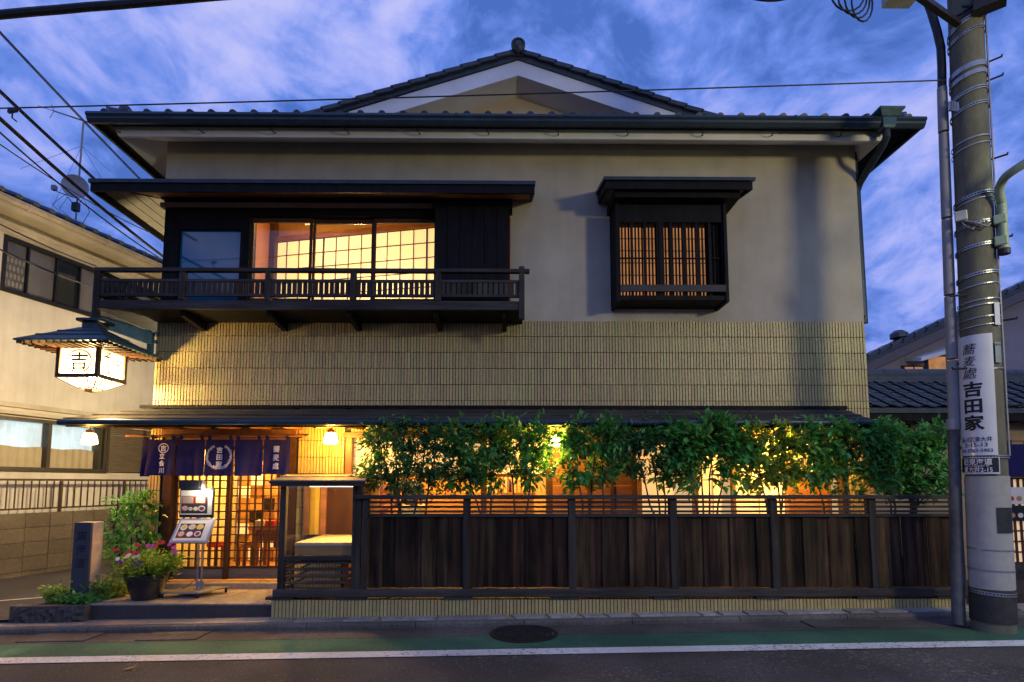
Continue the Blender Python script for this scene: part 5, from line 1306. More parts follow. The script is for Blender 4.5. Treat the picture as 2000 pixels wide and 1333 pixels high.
# gabled house further back
hy = 13.2
FH = thing('gabled_house', (10, 15, 0), 'lilac grey house with a sloping tiled gable roof behind the annex', 'building')
g0 = at(1690, 702, hy); g1 = at(1862, 622, hy); sl2 = (g1.z-g0.z)/(g1.x-g0.x); xr_ = g0.x+7.5
MB().prism([(g0.x+.1, hy+.5, 0), (xr_, hy+.5, 0), (xr_, hy+.5, g0.z+sl2*(xr_-g0.x)-.12), (g0.x+.1, hy+.5, g0.z-.12+sl2*.1)], (0, 5, -3.2)).build('wall', m_rhwall, FH)
GR = MB().prism([(g0.x-.3, hy, g0.z-sl2*.3), (xr_, hy, g0.z+sl2*(xr_-g0.x)), (xr_, hy+5, g0.z+sl2*(xr_-g0.x)-3), (g0.x-.3, hy+5, g0.z-sl2*.3-3)], (0, 0, -.10)).build('roof', m_rooftile, FH)
nn_ = 26
for k in range(nn_):
    x = g0.x-.25+k*.29; z = g0.z+sl2*(x-g0.x); MB().obox((x+.145, hy+.13, z+.05+sl2*.145), (.155, 0, .155*sl2+.018), (0, .18, 0), (-.02*sl2, 0, .045)).build('rake_tile', m_rooftile, GR)
MB().lathe((at(1762, 662, hy).x, hy+.1, at(1762, 662, hy).z+.02), [(.02, 0), (.2, .02), (.2, .12), (.1, .2), (.02, .22)], 10).build('ridge_end_tile', m_rooftile, GR)
MB().prism([(g0.x-.2, hy+.02, g0.z-.10-sl2*.2), (xr_, hy+.02, g0.z-.10+sl2*(xr_-g0.x)), (xr_, hy+.02, g0.z-.34+sl2*(xr_-g0.x)), (g0.x-.2, hy+.02, g0.z-.34-sl2*.2)], (0, .06, 0)).build('barge_board', M('dark_lilac_board', (.14, .12, .13), .8, .1, 5), FH)
wp0 = hy+.5
for (pa_, pb_, py0, py1) in ((1700, 1790, 735, 755), (1785, 1862, 692, 710)):
    a, b = at(pa_, py1, wp0-.3), at(pb_, py0, wp0-.3); 
    MB().prism([(a.x, wp0-.55, a.z+.0), (b.x, wp0-.55, a.z+.28), (b.x, wp0-.002, a.z+.40), (a.x, wp0-.002, a.z+.12)], (0, 0, .09)).build('awning', m_white, FH)
for (pa_, pb_, py0, py1) in ((1812, 1862, 698, 745), (1765, 1782, 718, 745)):
    a, b = at(pa_, py1, wp0), at(pb_, py0, wp0)
    wf_ = MB().box(a.x-.05, b.x+.3, wp0-.04, wp0-.002, a.z-.4, b.z+.04).build('window', m_metalk, FH)
    for q in range(2): MB().box(a.x+(b.x+.25-a.x)*q/2+.02, a.x+(b.x+.25-a.x)*(q+1)/2-.02, wp0-.046, wp0-.0405, a.z-.38, b.z).build('pane', [m_winwarm, m_winwarm][q], wf_)

# ================================================================== utility pole
PY_ = 5.9
pb_ = at(1941, 1232, PY_); pt_ = at(1885, 30, PY_)
ax_ = (pt_-pb_)/(pt_.z-pb_.z)
def pc(z): return pb_ + ax_*(z-pb_.z)
def pr(z): return .184 - .0040*(z-pb_.z)
UP = thing('utility_pole', (pb_.x, PY_, gz(pb_.x)+DZ), 'tall grey concrete utility pole wrapped in steel straps at the kerb', 'pole')
zs_ = [gz(pb_.x)+DZ-.1]+[i*.6+.5 for i in range(17)]
MB().tube([pc(z) for z in zs_], [pr(z) for z in zs_], 32).build('shaft', m_pole, UP, smooth=True)
pcx = Vector((-pb_.x, -PY_, 0)).normalized(); prx = Vector((-pcx.y, pcx.x, 0)); prx = prx if prx.x > 0 else -prx     # towards the camera / its right
def pole_pt(phi, z, dr=0.0): return Vector((pc(z).x, pc(z).y, z)) + (pcx*math.cos(phi)+prx*math.sin(phi))*(pr(z)+dr)
def zp(py): return at(1912, py, PY_-.2).z
def pole_px(px, py):           # angle on the pole facing the camera for a photo column
    z = zp(py); c = pc(z); d = ray(px, py); lo, hi = -1.35, 1.35
    for _ in range(40):
        mid = (lo+hi)/2; p = pole_pt(mid, z); s_ = (p.x*d.y-p.y*d.x)
        if s_ < 0: lo = mid
        else: hi = mid
    return (lo+hi)/2
def wrap(name, mat, ph0, ph1, z0, z1, dr, th=.004, parent=None, nphi=16, nz=2, label=None):
    mb = MB(); vs = []; 
    for k in range(nz):
        z = z0+(z1-z0)*k/(nz-1)
        for i in range(nphi+1):
            a = ph0+(ph1-ph0)*i/nphi; vs += [pole_pt(a, z, dr), pole_pt(a, z, dr+th)]
    W_ = 2*(nphi+1); fs = []
    for k in range(nz-1):
        for i in range(nphi):
            a = k*W_+2*i; b = a+W_; fs += [(a+1, a+3, b+3, b+1), (a, b, b+2, a+2)]
        fs += [(k*W_, k*W_+1, (k+1)*W_+1, (k+1)*W_), (k*W_+W_-2, (k+1)*W_-2+W_, (k+1)*W_-1+W_, k*W_+W_-1)]
    for i in range(nphi):
        a = 2*i; fs.append((a, a+2, a+3, a+1)); b = (nz-1)*W_+2*i; fs.append((b, b+1, b+3, b+2))
    mb.add(vs, fs); return mb.build(name, mat, parent, smooth=True)
wrap('wrap_sheet', m_sheet, -math.pi, math.pi, zp(1155), zp(930), .004, .004, UP, 40, 3)
wrap('base_collar', M('dark_bitumen_band', (.035, .033, .033), .7, .4, 12, .5, 60, dirt=.3), -math.pi, math.pi, gz(pb_.x)+DZ+.1, zp(1157), .004, .006, UP, 40, 3)
wrap('patch', M('black_scuffed_patch', (.025, .027, .026), .5, .6, 14, .4, 40), .35, 1.25, zp(1042), zp(992), .012, .004, UP, 10)
def strap(py, w=.035, tilt=.0, mat=None, holes=True):
    z0 = zp(py); mb = MB(); n = 44; vs = []
    for i in range(n+1):
        a = -math.pi+2*math.pi*i/n; dz = tilt*math.sin(a); 
        vs += [pole_pt(a, z0+dz-w/2, .010), pole_pt(a, z0+dz-w/2, .014), pole_pt(a, z0+dz+w/2, .014), pole_pt(a, z0+dz+w/2, .010)]
    fs = []
    for i in range(n):
        a = 4*i; b = a+4; fs += [(a+1, b+1, b+2, a+2), (a, a+1, b+1, b), (a+2, b+2, b+3, a+3)]
    mb.add(vs, fs); so = mb.build('strap', mat or m_steel, UP)
    if holes:
        h = MB()
        for i in range(n):
            a = -math.pi+2*math.pi*(i+.5)/n; dz = tilt*math.sin(a); h.disc(pole_pt(a, z0+dz, .0155), .011, .007, 8, (pcx*-math.sin(a)+prx*math.cos(a)), (0, 0, 1))
        h.build('strap_hole', m_ink, so, kind='stuff')
for py, w, tl_, ho_ in [(28, .05, .10, 1), (52, .035, .08, 1), (120, .06, .04, 0), (136, .05, .05, 0), (168, .04, .05, 1), (198, .035, .05, 1), (262, .016, .03, 0), (276, .012, .04, 0), (374, .035, .045, 1), (384, .01, .04, 0), (430, .035, .03, 1), (474, .035, .03, 1), (530, .035, .03, 1), (552, .012, .03, 0), (582, .012, .02, 0), (592, .014, .02, 0), (616, .010, .02, 0), (632, .01, .02, 0), (720, .012, .02, 0), (891, .03, -.01, 1), (1076, .012, -.01, 0), (1117, .012, -.01, 0), (1163, .035, -.015, 1)]:
    strap(py, w, tl_*.7, None, ho_)
# step bolts, conduit, cables on the pole
for k, (py, s) in enumerate(((112, 1), (148, 1), (303, 1), (462, 1), (623, 1), (567, -1), (714, -1), (792, 1))):
    z = zp(py); a = 1.45 if s > 0 else -.55
    c = pole_pt(a, z, -.01); dr_ = (prx*.9+pcx*.1)*.16 if s > 0 else (prx*-.9+pcx*.45)*.17
    MB().tube([c, c+dr_, c+dr_+Vector((0, 0, .02))], .011, 6).build('step_bolt', m_iron, UP)
cphi = -1.42
def cpt(py, dr): return pole_pt(cphi, zp(py), dr)
for (p0_, p1_, r_0) in ((132, 222, .050), (226, 398, .050), (402, 556, .051), (560, 688, .052), (692, 818, .053)):
    MB().tube([cpt(p0_, .075), cpt(p1_, .075)], [r_0*.98, r_0*1.04], 14).build('conduit', m_pvc, UP, smooth=True)
MB().tube([cpt(812, .085), cpt(834, .085)], .064, 14).build('conduit_collar', m_pvc, UP, smooth=True)
MB().tube([cpt(826, .085), cpt(1000, .09), cpt(1236, .10)], [.055, .058, .062], 14).build('conduit', M('old_steel_conduit', (.12, .12, .12), .6, .3, 12, .2, 60, dirt=.4), UP, smooth=True)
ct_ = cpt(132, .075); cps = [ct_+Vector((0, 0, -.3)), ct_, cpt(90, .07), cpt(50, .072), cpt(15, .10), cpt(-30, .15), cpt(-80, .22)]
MB().tube(cps, .044, 10).build('riser_cable', m_rubber, UP, smooth=True)
for k, a in enumerate((1.38, 1.5)): MB().tube([pole_pt(a, zp(890), .015), pole_pt(a, zp(500), .012), pole_pt(a, zp(0), .02)], .009, 6).build('thin_cable', m_pvc, UP)
jb_ = pole_pt(-.55, zp(412), .05); bb = MB(); bb.obox(jb_, prx*.055, pcx*.035, (0, 0, .055)); bb.build('junction_box', M('white_plastic_box', (.45, .45, .42), .4), UP, bev=.008)
for k in range(3):
    q = [jb_+Vector((0, 0, -.05)), pole_pt(-.4+.2*k, zp(432), .06), pole_pt(-.1+.3*k, zp(444), .05), pole_pt(.35+.15*k, zp(425+6*k), .04)]; MB().tube(q, .009, 6).build('loose_cable', [m_pvc, m_rubber, m_pvc][k], UP)
cl_ = pole_pt(-.9, zp(178), .05)
for k in range(4): MB().obox(cl_+prx*.02*k+Vector((0, 0, -.03-.015*k)), prx*.016, pcx*.02, (0, 0, .05)).build('clip', m_steel, UP)
for py, ph_, dz in ((8, -.3, .1), (4, .5, .05)):
    q = [pole_pt(ph_-.6+.25*k, zp(py)-.06*math.sin(k*.6), .05) for k in range(6)]; MB().tube(q, .016, 6).build('loose_cable', m_rubber, UP)
tp_ = pole_pt(.9, zp(8), .12); MB().obox(tp_, prx*.14, pcx*.08, (.02, 0, .12)).build('top_bracket', m_iron, UP)

# advertising board strapped to the pole
SG = thing('shop_sign', pole_pt(-.2, zp(780), .02), 'tall white curved shop sign with black lettering strapped on the utility pole', 'sign')
sa0, sa1 = pole_px(1879, 780)+.02, pole_px(1941, 780)
zt_s, zb_s = zp(650), zp(889)
wrap('board', m_signw, sa0, sa1, zb_s, zt_s, .022, .006, SG, 18, 6)
def swarp(u, v):
    z = v; return pole_pt(u/(pr(z)+.03), z, .0315)
t = MB(); sm = (sa0+sa1)/2*(.20)
um = sm-.012
for ch, py, sz in (('蕎', 677, .125), ('麦', 701, .115), ('處', 725, .125)): text(t, ch, um-.01, zp(py), sz, swarp, .0, slant=.18, wide=1.1)
for ch, py, sz in (('吉', 757, .165), ('田', 790, .165), ('家', 824, .165)): text(t, ch, um+.004, zp(py), sz, swarp, .03, wide=1.15)
t.build('lettering', m_ink, SG)
t = MB(); text(t, '品川区東大井', um+.01, zp(857), .055, swarp, .012, width=.285); text(t, '2-15-13', um+.01, zp(867.5), .058, swarp, .012, width=.21); text(t, '03-3763-5903', um+.01, zp(879), .05, swarp, .012, width=.29); t.build('lettering', m_navy, SG)
for py in (700, 872): MB().lathe(pole_pt(sa0+.12, zp(py), .03), [(.012, -.006), (.012, .006)], 8).build('screw', m_iron, SG)
AP = thing('street_plate', pole_pt(-.2, zp(908), .02), 'small black and white street name plate under the tall shop sign', 'sign')
wrap('plate', m_signw, sa0+.03, sa1+.05, zp(926), zp(893), .020, .006, AP, 14, 3)
wrap('plate_face', m_signk, sa0+.07, sa1+.0, zp(922.5), zp(894), .0265, .002, AP, 14, 3)
t = MB(); text(t, '旧東海道', um+.014, zp(901.5), .07, swarp, .012, width=.26); text(t, 'Kyu-Tokaido St.', um+.014, zp(909), .03, swarp, .0, width=.22); text(t, '東大井2-15', um+.014, zp(917), .062, swarp, .01, width=.26); t.build('lettering', m_ltr_w, AP)
for nm, mt, px, py0, py1, lab in (('number_plate', m_signw, 1943, 590, 634, 'narrow white plate on the right side of the utility pole'), ('number_plate', M('grey_plate', (.22, .27, .27), .5, .1, 10), 1945, 668, 708, 'narrow grey plate on the utility pole beside the white sign')):
    a = min(pole_px(px, py0), 1.15); q = wrap(nm, mt, a-.17, a+.17, zp(py1), zp(py0), .018, .004, None, 6); tag(q, lab, 'plate', 'number plates on the utility pole')
    t = MB(); 
    if py0 > 600: 
        for j, ch in enumerate('東大井'): text(t, ch, 0+(j-1)*.022, 0, .026, lambda u, v, a=a: pole_pt(a+u/.2, zp(673)+v, .0235), .0)
        t.build('lettering', m_ink, q)

# street lamp on a curved arm; its lantern hangs over the road, right of the picture
SLP = thing('street_lamp', pole_pt(1.2, zp(450), .05), 'pale green curved street lamp arm clamped to the utility pole', 'street lamp')
q0 = pole_pt(1.22, zp(487), .075); q1 = pole_pt(1.22, zp(400), .075); q2 = at(1955, 360, PY_-.30); q3 = at(2004, 318, PY_-.55)
LAMP = Vector((6.55, 4.05, 5.25))
q4 = q3.lerp(LAMP, .5)+Vector((0, 0, .12)); q5 = LAMP+Vector((-.12, .45, .10))
pts = [q0, q1]
ctrl = [q1, q2, q3, q4, q5]
for i in range(len(ctrl)-1):
    for k in range(1, 7):
        t_ = k/6; p_1 = ctrl[max(i-1, 0)]; p0_ = ctrl[i]; p1_ = ctrl[i+1]; p2_ = ctrl[min(i+2, len(ctrl)-1)]
        pts.append(.5*((2*p0_)+(p1_-p_1)*t_+(2*p_1-5*p0_+4*p1_-p2_)*t_*t_+(3*p0_-p_1-3*p1_+p2_)*t_**3))
MB().tube(pts, .042, 12).build('arm', m_lampgreen, SLP, smooth=True)
MB().tube([q0+Vector((0, 0, -.06)), q0+Vector((0, 0, .0))], .05, 12).build('arm_cap', m_iron, SLP)
for py in (430, 472): MB().obox(pole_pt(1.22, zp(py), .05), prx*.055, pcx*.06, (0, 0, .05)).build('clamp', m_lampgreen, SLP, bev=.01)
lh = MB(); lh.obox(LAMP+Vector((0, 0, .07)), Vector((.06, -.28, 0)), Vector((.12, .025, 0)), (0, 0, .05)); lh.build('lamp_housing', m_lampgreen, SLP, bev=.02)
lh = MB(); lh.obox(LAMP+Vector((0, -.02, .005)), Vector((.045, -.21, 0)), Vector((.09, .02, 0)), (0, 0, .014)); lh.build('lamp_lens', EM('street_lamp_lens', (1, .95, .8), 14), SLP)
lamp_light('street_light', LAMP+Vector((0, 0, -.06)), 60, (.85, 1, .62), .09, parent=SLP)
# a second street lamp across the road, behind the photographer
L2P = thing('street_lamp', (8.6, -1.2, -.2), 'slim street lamp across the road, out of the picture', 'street lamp')
l2 = Vector((7.5, 0.0, 5.35))
MB().tube([(8.6, -1.2, -.3), (8.6, -1.2, 5.2), (8.45, -1.03, 5.5), (7.7, -.21, 5.52)], .055, 10).build('pole', m_lampgreen, L2P, smooth=True)
MB().obox(l2+Vector((0, 0, .13)), (.2, -.22, 0), (.08, .073, 0), (0, 0, .05)).build('lamp_housing', m_lampgreen, L2P, bev=.02)
MB().obox(l2+Vector((0, 0, .07)), (.15, -.165, 0), (.06, .055, 0), (0, 0, .012)).build('lamp_lens', m_bulb, L2P)
lamp_light('street_light', l2, 980, (1, .88, .55), .45, parent=L2P)


# ================================================================== overhead cables
def cable(a, b, r, sag, label, n=26, name='overhead_cable', wob=0, twin=0, pre=None, post=None, to_x=None):
    pts = []
    rw = random.Random(int(a.x*100))
    for i in range(n+1):
        t_ = i/n; p = a.lerp(b, t_); p.z -= 4*sag*t_*(1-t_); p.z += rw.uniform(-wob, wob); pts.append(p)
    if to_x is not None:
        q = pts[-1]-pts[-2]; pts.append(pts[-1]+q*max(.1, (to_x-pts[-1].x)/q.x))
    if pre is not None: pts.insert(0, pre)
    if post is not None: pts.append(post)
    m = MB().tube(pts, r, 8)
    if twin: m.tube([p+Vector((.0, .02, -twin)) for p in pts], r*.6, 6)
    o = m.build(name, m_rubber, None, smooth=True); tag(o, label, 'cable', 'overhead cables'); return o
_a, _b = at(0, 29, 4.6), at(340, 0, 4.75)
cable(_a-(_b-_a)*3, _a+(_b-_a)*7, .036, .0, 'thick bundled black cable crossing the top left corner of the sky', 60, wob=.003)
cable(at(-60, -2, 6.2), at(300, 376, 9.6),   .010, .02, 'upper single black cable slanting down behind the canopy', to_x=XL-.01, twin=.028)
cable(at(-60, 120, 5.6), at(330, 478, 9.6),   .0125, .03, 'pair of black cables slanting down below the upper single cable', to_x=XL-.01, twin=.03)
cable(at(-60, 178, 5.2), at(322, 504, 9.2),   .021, .05, 'thick sagging black cable slanting down across the antenna mast', to_x=XL-.01, n=40, wob=.002)
cable(at(-60, 205, 5.0), at(330, 515, 9.2), .009, .10, 'thin black cable hanging just under the thick sagging one', to_x=XL-.01, n=30)
cable(at(-60, 240, 6.2), at(330, 470, 10.2), .008, .12, 'thin slack cable passing in front of the satellite dish', to_x=XL-.01, n=30)
cable(at(-300, 219, 5.7), at(1846, 157, 5.95), .0075, .02, 'thin straight wire running from the utility pole across the whole front', 60)
cable(at(-60, 408, 5.0), at(188, 520, 8.0), .008, .03, 'thin cable crossing the dark upper window of the left house')
cable(at(-60, 460, 5.0), at(196, 566, 8.0), .011, .03, 'thick low cable crossing the dark upper window of the left house')
cl = at(25, 215, 5.72); ck = thing('cable_clamp', cl, 'small black clamp hanging on the thin wire near the left edge of the sky', 'clamp')
MB().obox(cl+Vector((0, 0, -.01)), (.045, 0, .01), (0, .015, 0), (0, 0, .018)).build('body', m_rubber, ck); MB().tube([cl, cl+Vector((-.0, 0, -.09)), cl+Vector((.05, 0, -.13))], .008, 5).build('hook', m_rubber, ck)
cable(at(1130, -32, 5.0), at(1480, -40, 5.0), .011, .14, 'thin cable loop dipping into the top of the sky, left of the others', 24, pre=at(300, -420, 5.0), post=at(1700, -160, 5.3))
cable(at(1420, -26, 5.0), at(1580, -22, 5.0), .016, .13, 'short thick cable loop dipping into the top of the sky', 18, pre=at(1300, -110, 5.0), post=at(1780, -140, 5.4))
coil = thing('cable_coil', at(1670, -10, 5.0), 'black coiled cable hanging at the top of the sky left of the pole', 'cable')
for k in range(4):
    c0 = at(1655+k*12, -14+k*2, 5.0); q = [c0+Vector((.16*math.cos(a_)*(1-.12*k), .02*k, .17*math.sin(a_)*(1+.05*k)-.02)) for a_ in [2*math.pi*j/16 for j in range(17)]]
    MB().tube(q, .009, 6).build('cable_turn', m_rubber, coil)
MB().tube([at(1680, -30, 5.0), at(1740, -90, 5.2), pc(8.6)], .012, 6).build('lead_wire', m_rubber, coil)
tr = thing('transformer', at(1768, -20, 5.2), 'grey ribbed transformer casing just reaching into the top of the sky', 'transformer')
c0 = at(1768, -18, 5.2); MB().box(c0.x-.14, c0.x+.14, 5.05, 5.35, c0.z-.06, c0.z+.5).build('casing', m_sheet, tr)
for k in range(9): MB().box(c0.x-.13+k*.03, c0.x-.118+k*.03, 5.03, 5.049, c0.z-.075, c0.z+.3).build('rib', m_pvc, tr)
MB().beam(c0+Vector((.1, .15, .2)), pc(c0.z+.2)+Vector((0, 0, 0)), .06, .06).build('bracket', m_iron, tr)

# ================================================================== plants
def leaf_cloud(mb, pts, size, rg, droop=.25, aspect=.42, per=1):
    for p, d in pts:
        for _ in range(per):
            L = size*rg.uniform(.85, 1.5); w = L*aspect*rg.uniform(.85, 1.1)
            t = Vector((d.x+rg.gauss(0, .55), d.y+rg.gauss(0, .55), d.z+rg.gauss(0, .45)-droop)).normalized()
            sd = t.cross(Vector((rg.gauss(0, .5), rg.gauss(0, .5), 1))); 
            if sd.length < .05: continue
            sd.normalize(); up = sd.cross(t)
            q = p + Vector((rg.gauss(0, size*.6), rg.gauss(0, size*.5), rg.gauss(0, size*.6)))
            mb.add([q, q+t*L*.42+sd*w*.5+up*w*.16, q+t*L-up*L*.10, q+t*L*.42-sd*w*.5+up*w*.16, q+t*L*.45-up*w*.02], [(0, 1, 4), (1, 2, 4), (2, 3, 4), (3, 0, 4)])
SZ = 1.25
def shrub(name, label, cat, base, box, nb, nl, size, mat, seed, trunks=3, topw=1.0, group=None, droop=.25, aspect=.42, bark=None, keep=None, trunkr=.019, per=2, dens=.92):
    rg = random.Random(seed); (x0, x1), (y0, y1), (z0, z1) = box
    t = thing(name, base, label, cat, group); bm_ = MB(); lm = MB(); twm = MB()
    tops = []
    for k in range(trunks):
        bx = base[0]+rg.uniform(-.12, .12)*(1 if trunks > 1 else .2); by_ = base[1]+rg.uniform(-.06, .06)
        tx = x0+(x1-x0)*(k+.5)/trunks+rg.uniform(-.1, .1); p = [Vector((bx, by_, base[2]-.03))]
        H = z1-base[2]
        for q in range(1, 6):
            f = q/5*.82; p.append(Vector((bx+(tx-bx)*f**1.3+rg.gauss(0, .025), by_+((y0+y1)/2-by_)*f+rg.gauss(0, .02), base[2]+H*f)))
        bm_.tube(p, [trunkr*(1-.13*q) for q in range(6)], 7); tops.append(p)
    pts = []
    for b in range(int(nb*dens)):
        for _ in range(20):
            c = Vector((rg.uniform(x0, x1), rg.uniform(y0, y1), z0+(z1-z0)*rg.random()**(1/topw)))
            u = ((c.x-(x0+x1)/2)/((x1-x0)/2)); v = (c.z-(z0+z1)/2)/((z1-z0)/2)
            if abs(u)**3.5+abs(v)**4 < 1.05 and (keep is None or keep(u, v, rg)): break
        tp = min(tops, key=lambda T: min((c-q).length for q in T)); cand = [q for q in tp if q.z < c.z+.15] or tp
        s_ = min(cand, key=lambda q: (c-q).length+.25*max(0, q.z-c.z+.2))
        mid = s_.lerp(c, .5)+Vector((rg.gauss(0, .05), rg.gauss(0, .04), rg.gauss(0, .04)+.03))
        twm.tube([s_, mid, c], [.006, .0045, .0025], 4, cap=False)
        dd = (c-mid).normalized()
        for q in range(nl):
            f = rg.uniform(.15, 1.08); pp = mid.lerp(c, f); pp.z = min(pp.z, z1-.015)+rg.gauss(0, .006); pts.append((pp, dd))
    leaf_cloud(lm, pts, size*SZ, rg, droop, aspect*1.2, per)
    bm_.build('trunk', bark or m_bark, t, smooth=True)
    twm.build('twigs', bark or m_bark, t, kind='stuff'); lm.build('foliage', mat, t, kind='stuff')
    return t
HY0, HY1 = 6.86, 7.34
HX = lambda px: xa(px, 900, 7.05)
HZ = lambda py: za(1250, py, 7.05)
gl = 'clipped shrubs in the row behind the fence'
def hs(px0, px1, py0, py1, label, nb, nl, size, mat, seed, trunks, cx, **kw):
    return shrub('hedge_shrub', label, 'shrub', (HX(cx), 7.08, .235), ((HX(px0), HX(px1)), (HY0, HY1), (HZ(py1), HZ(py0))), nb, nl, size, mat, seed, trunks, group=gl, **kw)
hs(704, 884, 818, 962, 'dense fine leaved dark shrub, first of the hedge row beside the display case', 190, 15, .05, m_leaf2, 1, 5, 800, aspect=.34, droop=.35)
hs(862, 985, 822, 962, 'dark oval leaved shrub second in the hedge, with a forked trunk', 95, 13, .062, m_leaf, 2, 2, 955, topw=1.3)
hs(965, 1092, 822, 955, 'loose shrub left of the second pendant lamp with two thin trunks', 70, 11, .066, m_leaf, 3, 2, 1020, topw=1.8)
hs(1096, 1212, 818, 960, 'bushy shrub right of the hedge gap, lit from behind by the hanging lamp', 95, 13, .060, m_leaf, 4, 3, 1160, topw=1.5)
hs(1192, 1335, 820, 950, 'small leaved shrub with bare lower branches before the cream panels', 100, 12, .058, m_leaf2, 5, 3, 1310, topw=2.0, aspect=.40)
hs(1300, 1462, 819, 958, 'large leaved shrub with several bent trunks in the middle of the hedge', 100, 12, .084, m_leaf, 6, 4, 1375, topw=1.7)
hs(1442, 1582, 824, 962, 'shrub in front of the right pendant lamp, its yellow glow put into the leaf colour', 120, 13, .060, m_leaf3, 7, 3, 1520, topw=1.2)  # yellow green leaf colour carries the lamp light on this shrub
hs(1560, 1702, 822, 962, 'glossy green shrub at the right corner of the restaurant', 105, 13, .068, m_leaf, 8, 2, 1640, topw=1.6)
hs(1690, 1862, 822, 966, 'broad dark shrub between the restaurant corner and the utility pole', 200, 14, .058, m_leaf, 9, 4, 1760, topw=1.1)

# camellia bush behind the stone pillar
cbx = (xa(205, 1050, 7.5), xa(287, 1050, 7.5))
shrub('camellia_bush', 'tall loose camellia bush between the stone pillar and the tiled corner', 'bush', (xa(252, 1120, 7.5), 7.55, .1), (cbx, (7.3, 7.75), (za(240, 1105, 7.5), za(240, 962, 7.5))), 90, 11, .062, m_leaf, 31, 4, topw=1.0, per=1, dens=.9)
# planter: rough front stone, edge stone, soil, ground plants
pl0, pl1 = xa(22, 1190, 6.62), xa(168, 1190, 6.62)
PLT = thing('planter_kerb', ((pl0+pl1)/2, 6.7, 0), 'rough dark stone planter edge left of the entrance step', 'planter')
rs = MB(); n1, n2_ = 26, 7; rr_ = random.Random(12); zt_p, zb_p = ZP-.005, gz(pl0)-.05
for j in range(n2_+1):
    for i in range(n1+1):
        e_ = 0 if (i in (0, n1) or j in (0, n2_)) else rr_.uniform(-.028, .014)
        rs.v.append((pl0+(pl1-pl0)*i/n1, 6.60+e_, zb_p+(zt_p-zb_p)*j/n2_))
rs.f = [(j*(n1+1)+i, j*(n1+1)+i+1, (j+1)*(n1+1)+i+1, (j+1)*(n1+1)+i) for j in range(n2_) for i in range(n1)]
nb_ = len(rs.v); rs.add([(pl0, 6.60, zb_p), (pl1, 6.60, zb_p), (pl1, 6.60, zt_p), (pl0, 6.60, zt_p), (pl0, 6.72, zb_p), (pl1, 6.72, zb_p), (pl1, 6.72, zt_p), (pl0, 6.72, zt_p)], [(0, 4, 5, 1), (1, 5, 6, 2), (2, 6, 7, 3), (3, 7, 4, 0)])
rs.build('rough_front', M('rough_dark_stone', (.075, .065, .055), .75, .5, 12, .6, 60), PLT)
ex0 = xa(166, 1180, 6.70); 
MB().prism([(ex0, 6.722, -.05), (ex0+.10, 6.722, -.05), (ex0+.16, 7.84, -.05), (ex0+.06, 7.84, -.05)], (0, 0, ZP+.055)).build('edge_stone', m_concrete, PLT)
MB().prism([(pl0, 6.722, -.05), (ex0-.002, 6.722, -.05), (ex0+.058, 7.84, -.05), (pl0+.9, 7.84, -.05)], (0, 0, ZP+.02)).build('soil', m_soil, PLT)
# stone pillar with engraved characters
qx0, qx1 = xa(140, 1100, 6.87), xa(168, 1100, 6.87); qd = .21; qt = za(155, 1021, 6.87)
qx1 = qx0+.205
SP = thing('stone_marker', ((qx0+qx1)/2, 6.97, .1), 'square dark stone marker pillar engraved with cursive characters', 'stone pillar')
MB().box(qx0, qx1, 6.87, 6.87+.03, .05, qt).build('polished_face', m_stonep, SP, bev=.003)
MB().box(qx0+.001, qx1, 6.901, 6.87+qd, .05, qt).build('rough_body', m_stoner, SP, bev=.005)
t = MB(); column(t, '東海道', 0, 0, .125, .16, plane_warp(((qx0+qx1)/2, 6.868, qt-.16), (1, 0, 0), (0, 0, 1)), .01, slant=.12); t.build('lettering', m_ink, SP)
def ground_plants(px0, px1, y0, y1, h, n, seed, label, mat):
    rg = random.Random(seed); x0, x1 = xa(px0, 1150, (y0+y1)/2), xa(px1, 1150, (y0+y1)/2); t = thing('ground_plant', ((x0+x1)/2, (y0+y1)/2, ZP), label, 'plant', 'low plants in the planter')
    lm = MB(); pts = []; st = MB()
    for k in range(n):
        b = Vector((rg.uniform(x0, x1), rg.uniform(y0, y1), ZP-.03)); tip = b+Vector((rg.gauss(0, .05), rg.gauss(0, .05), h*rg.uniform(.5, 1.1)))
        st.tube([b, tip], .003, 4, cap=False)
        for q in range(9): pts.append((b.lerp(tip, rg.uniform(.45, 1.05)), Vector((rg.gauss(0, .5), rg.gauss(0, .5), .5))))
    leaf_cloud(lm, pts, .055, rg, .0, .5); st.build('stem', m_leaf, t, kind='stuff'); lm.build('foliage', mat, t, kind='stuff')
ground_plants(86, 142, 6.75, 6.98, .16, 40, 41, 'low leafy plant left of the stone marker pillar', m_leaf3)
ground_plants(180, 236, 6.90, 7.35, .22, 60, 42, 'low yellowish plant between the stone marker and the flower pot', m_leaf3)
ground_plants(120, 190, 6.73, 6.84, .08, 36, 43, 'short grassy plant at the foot of the stone marker', m_leaf)
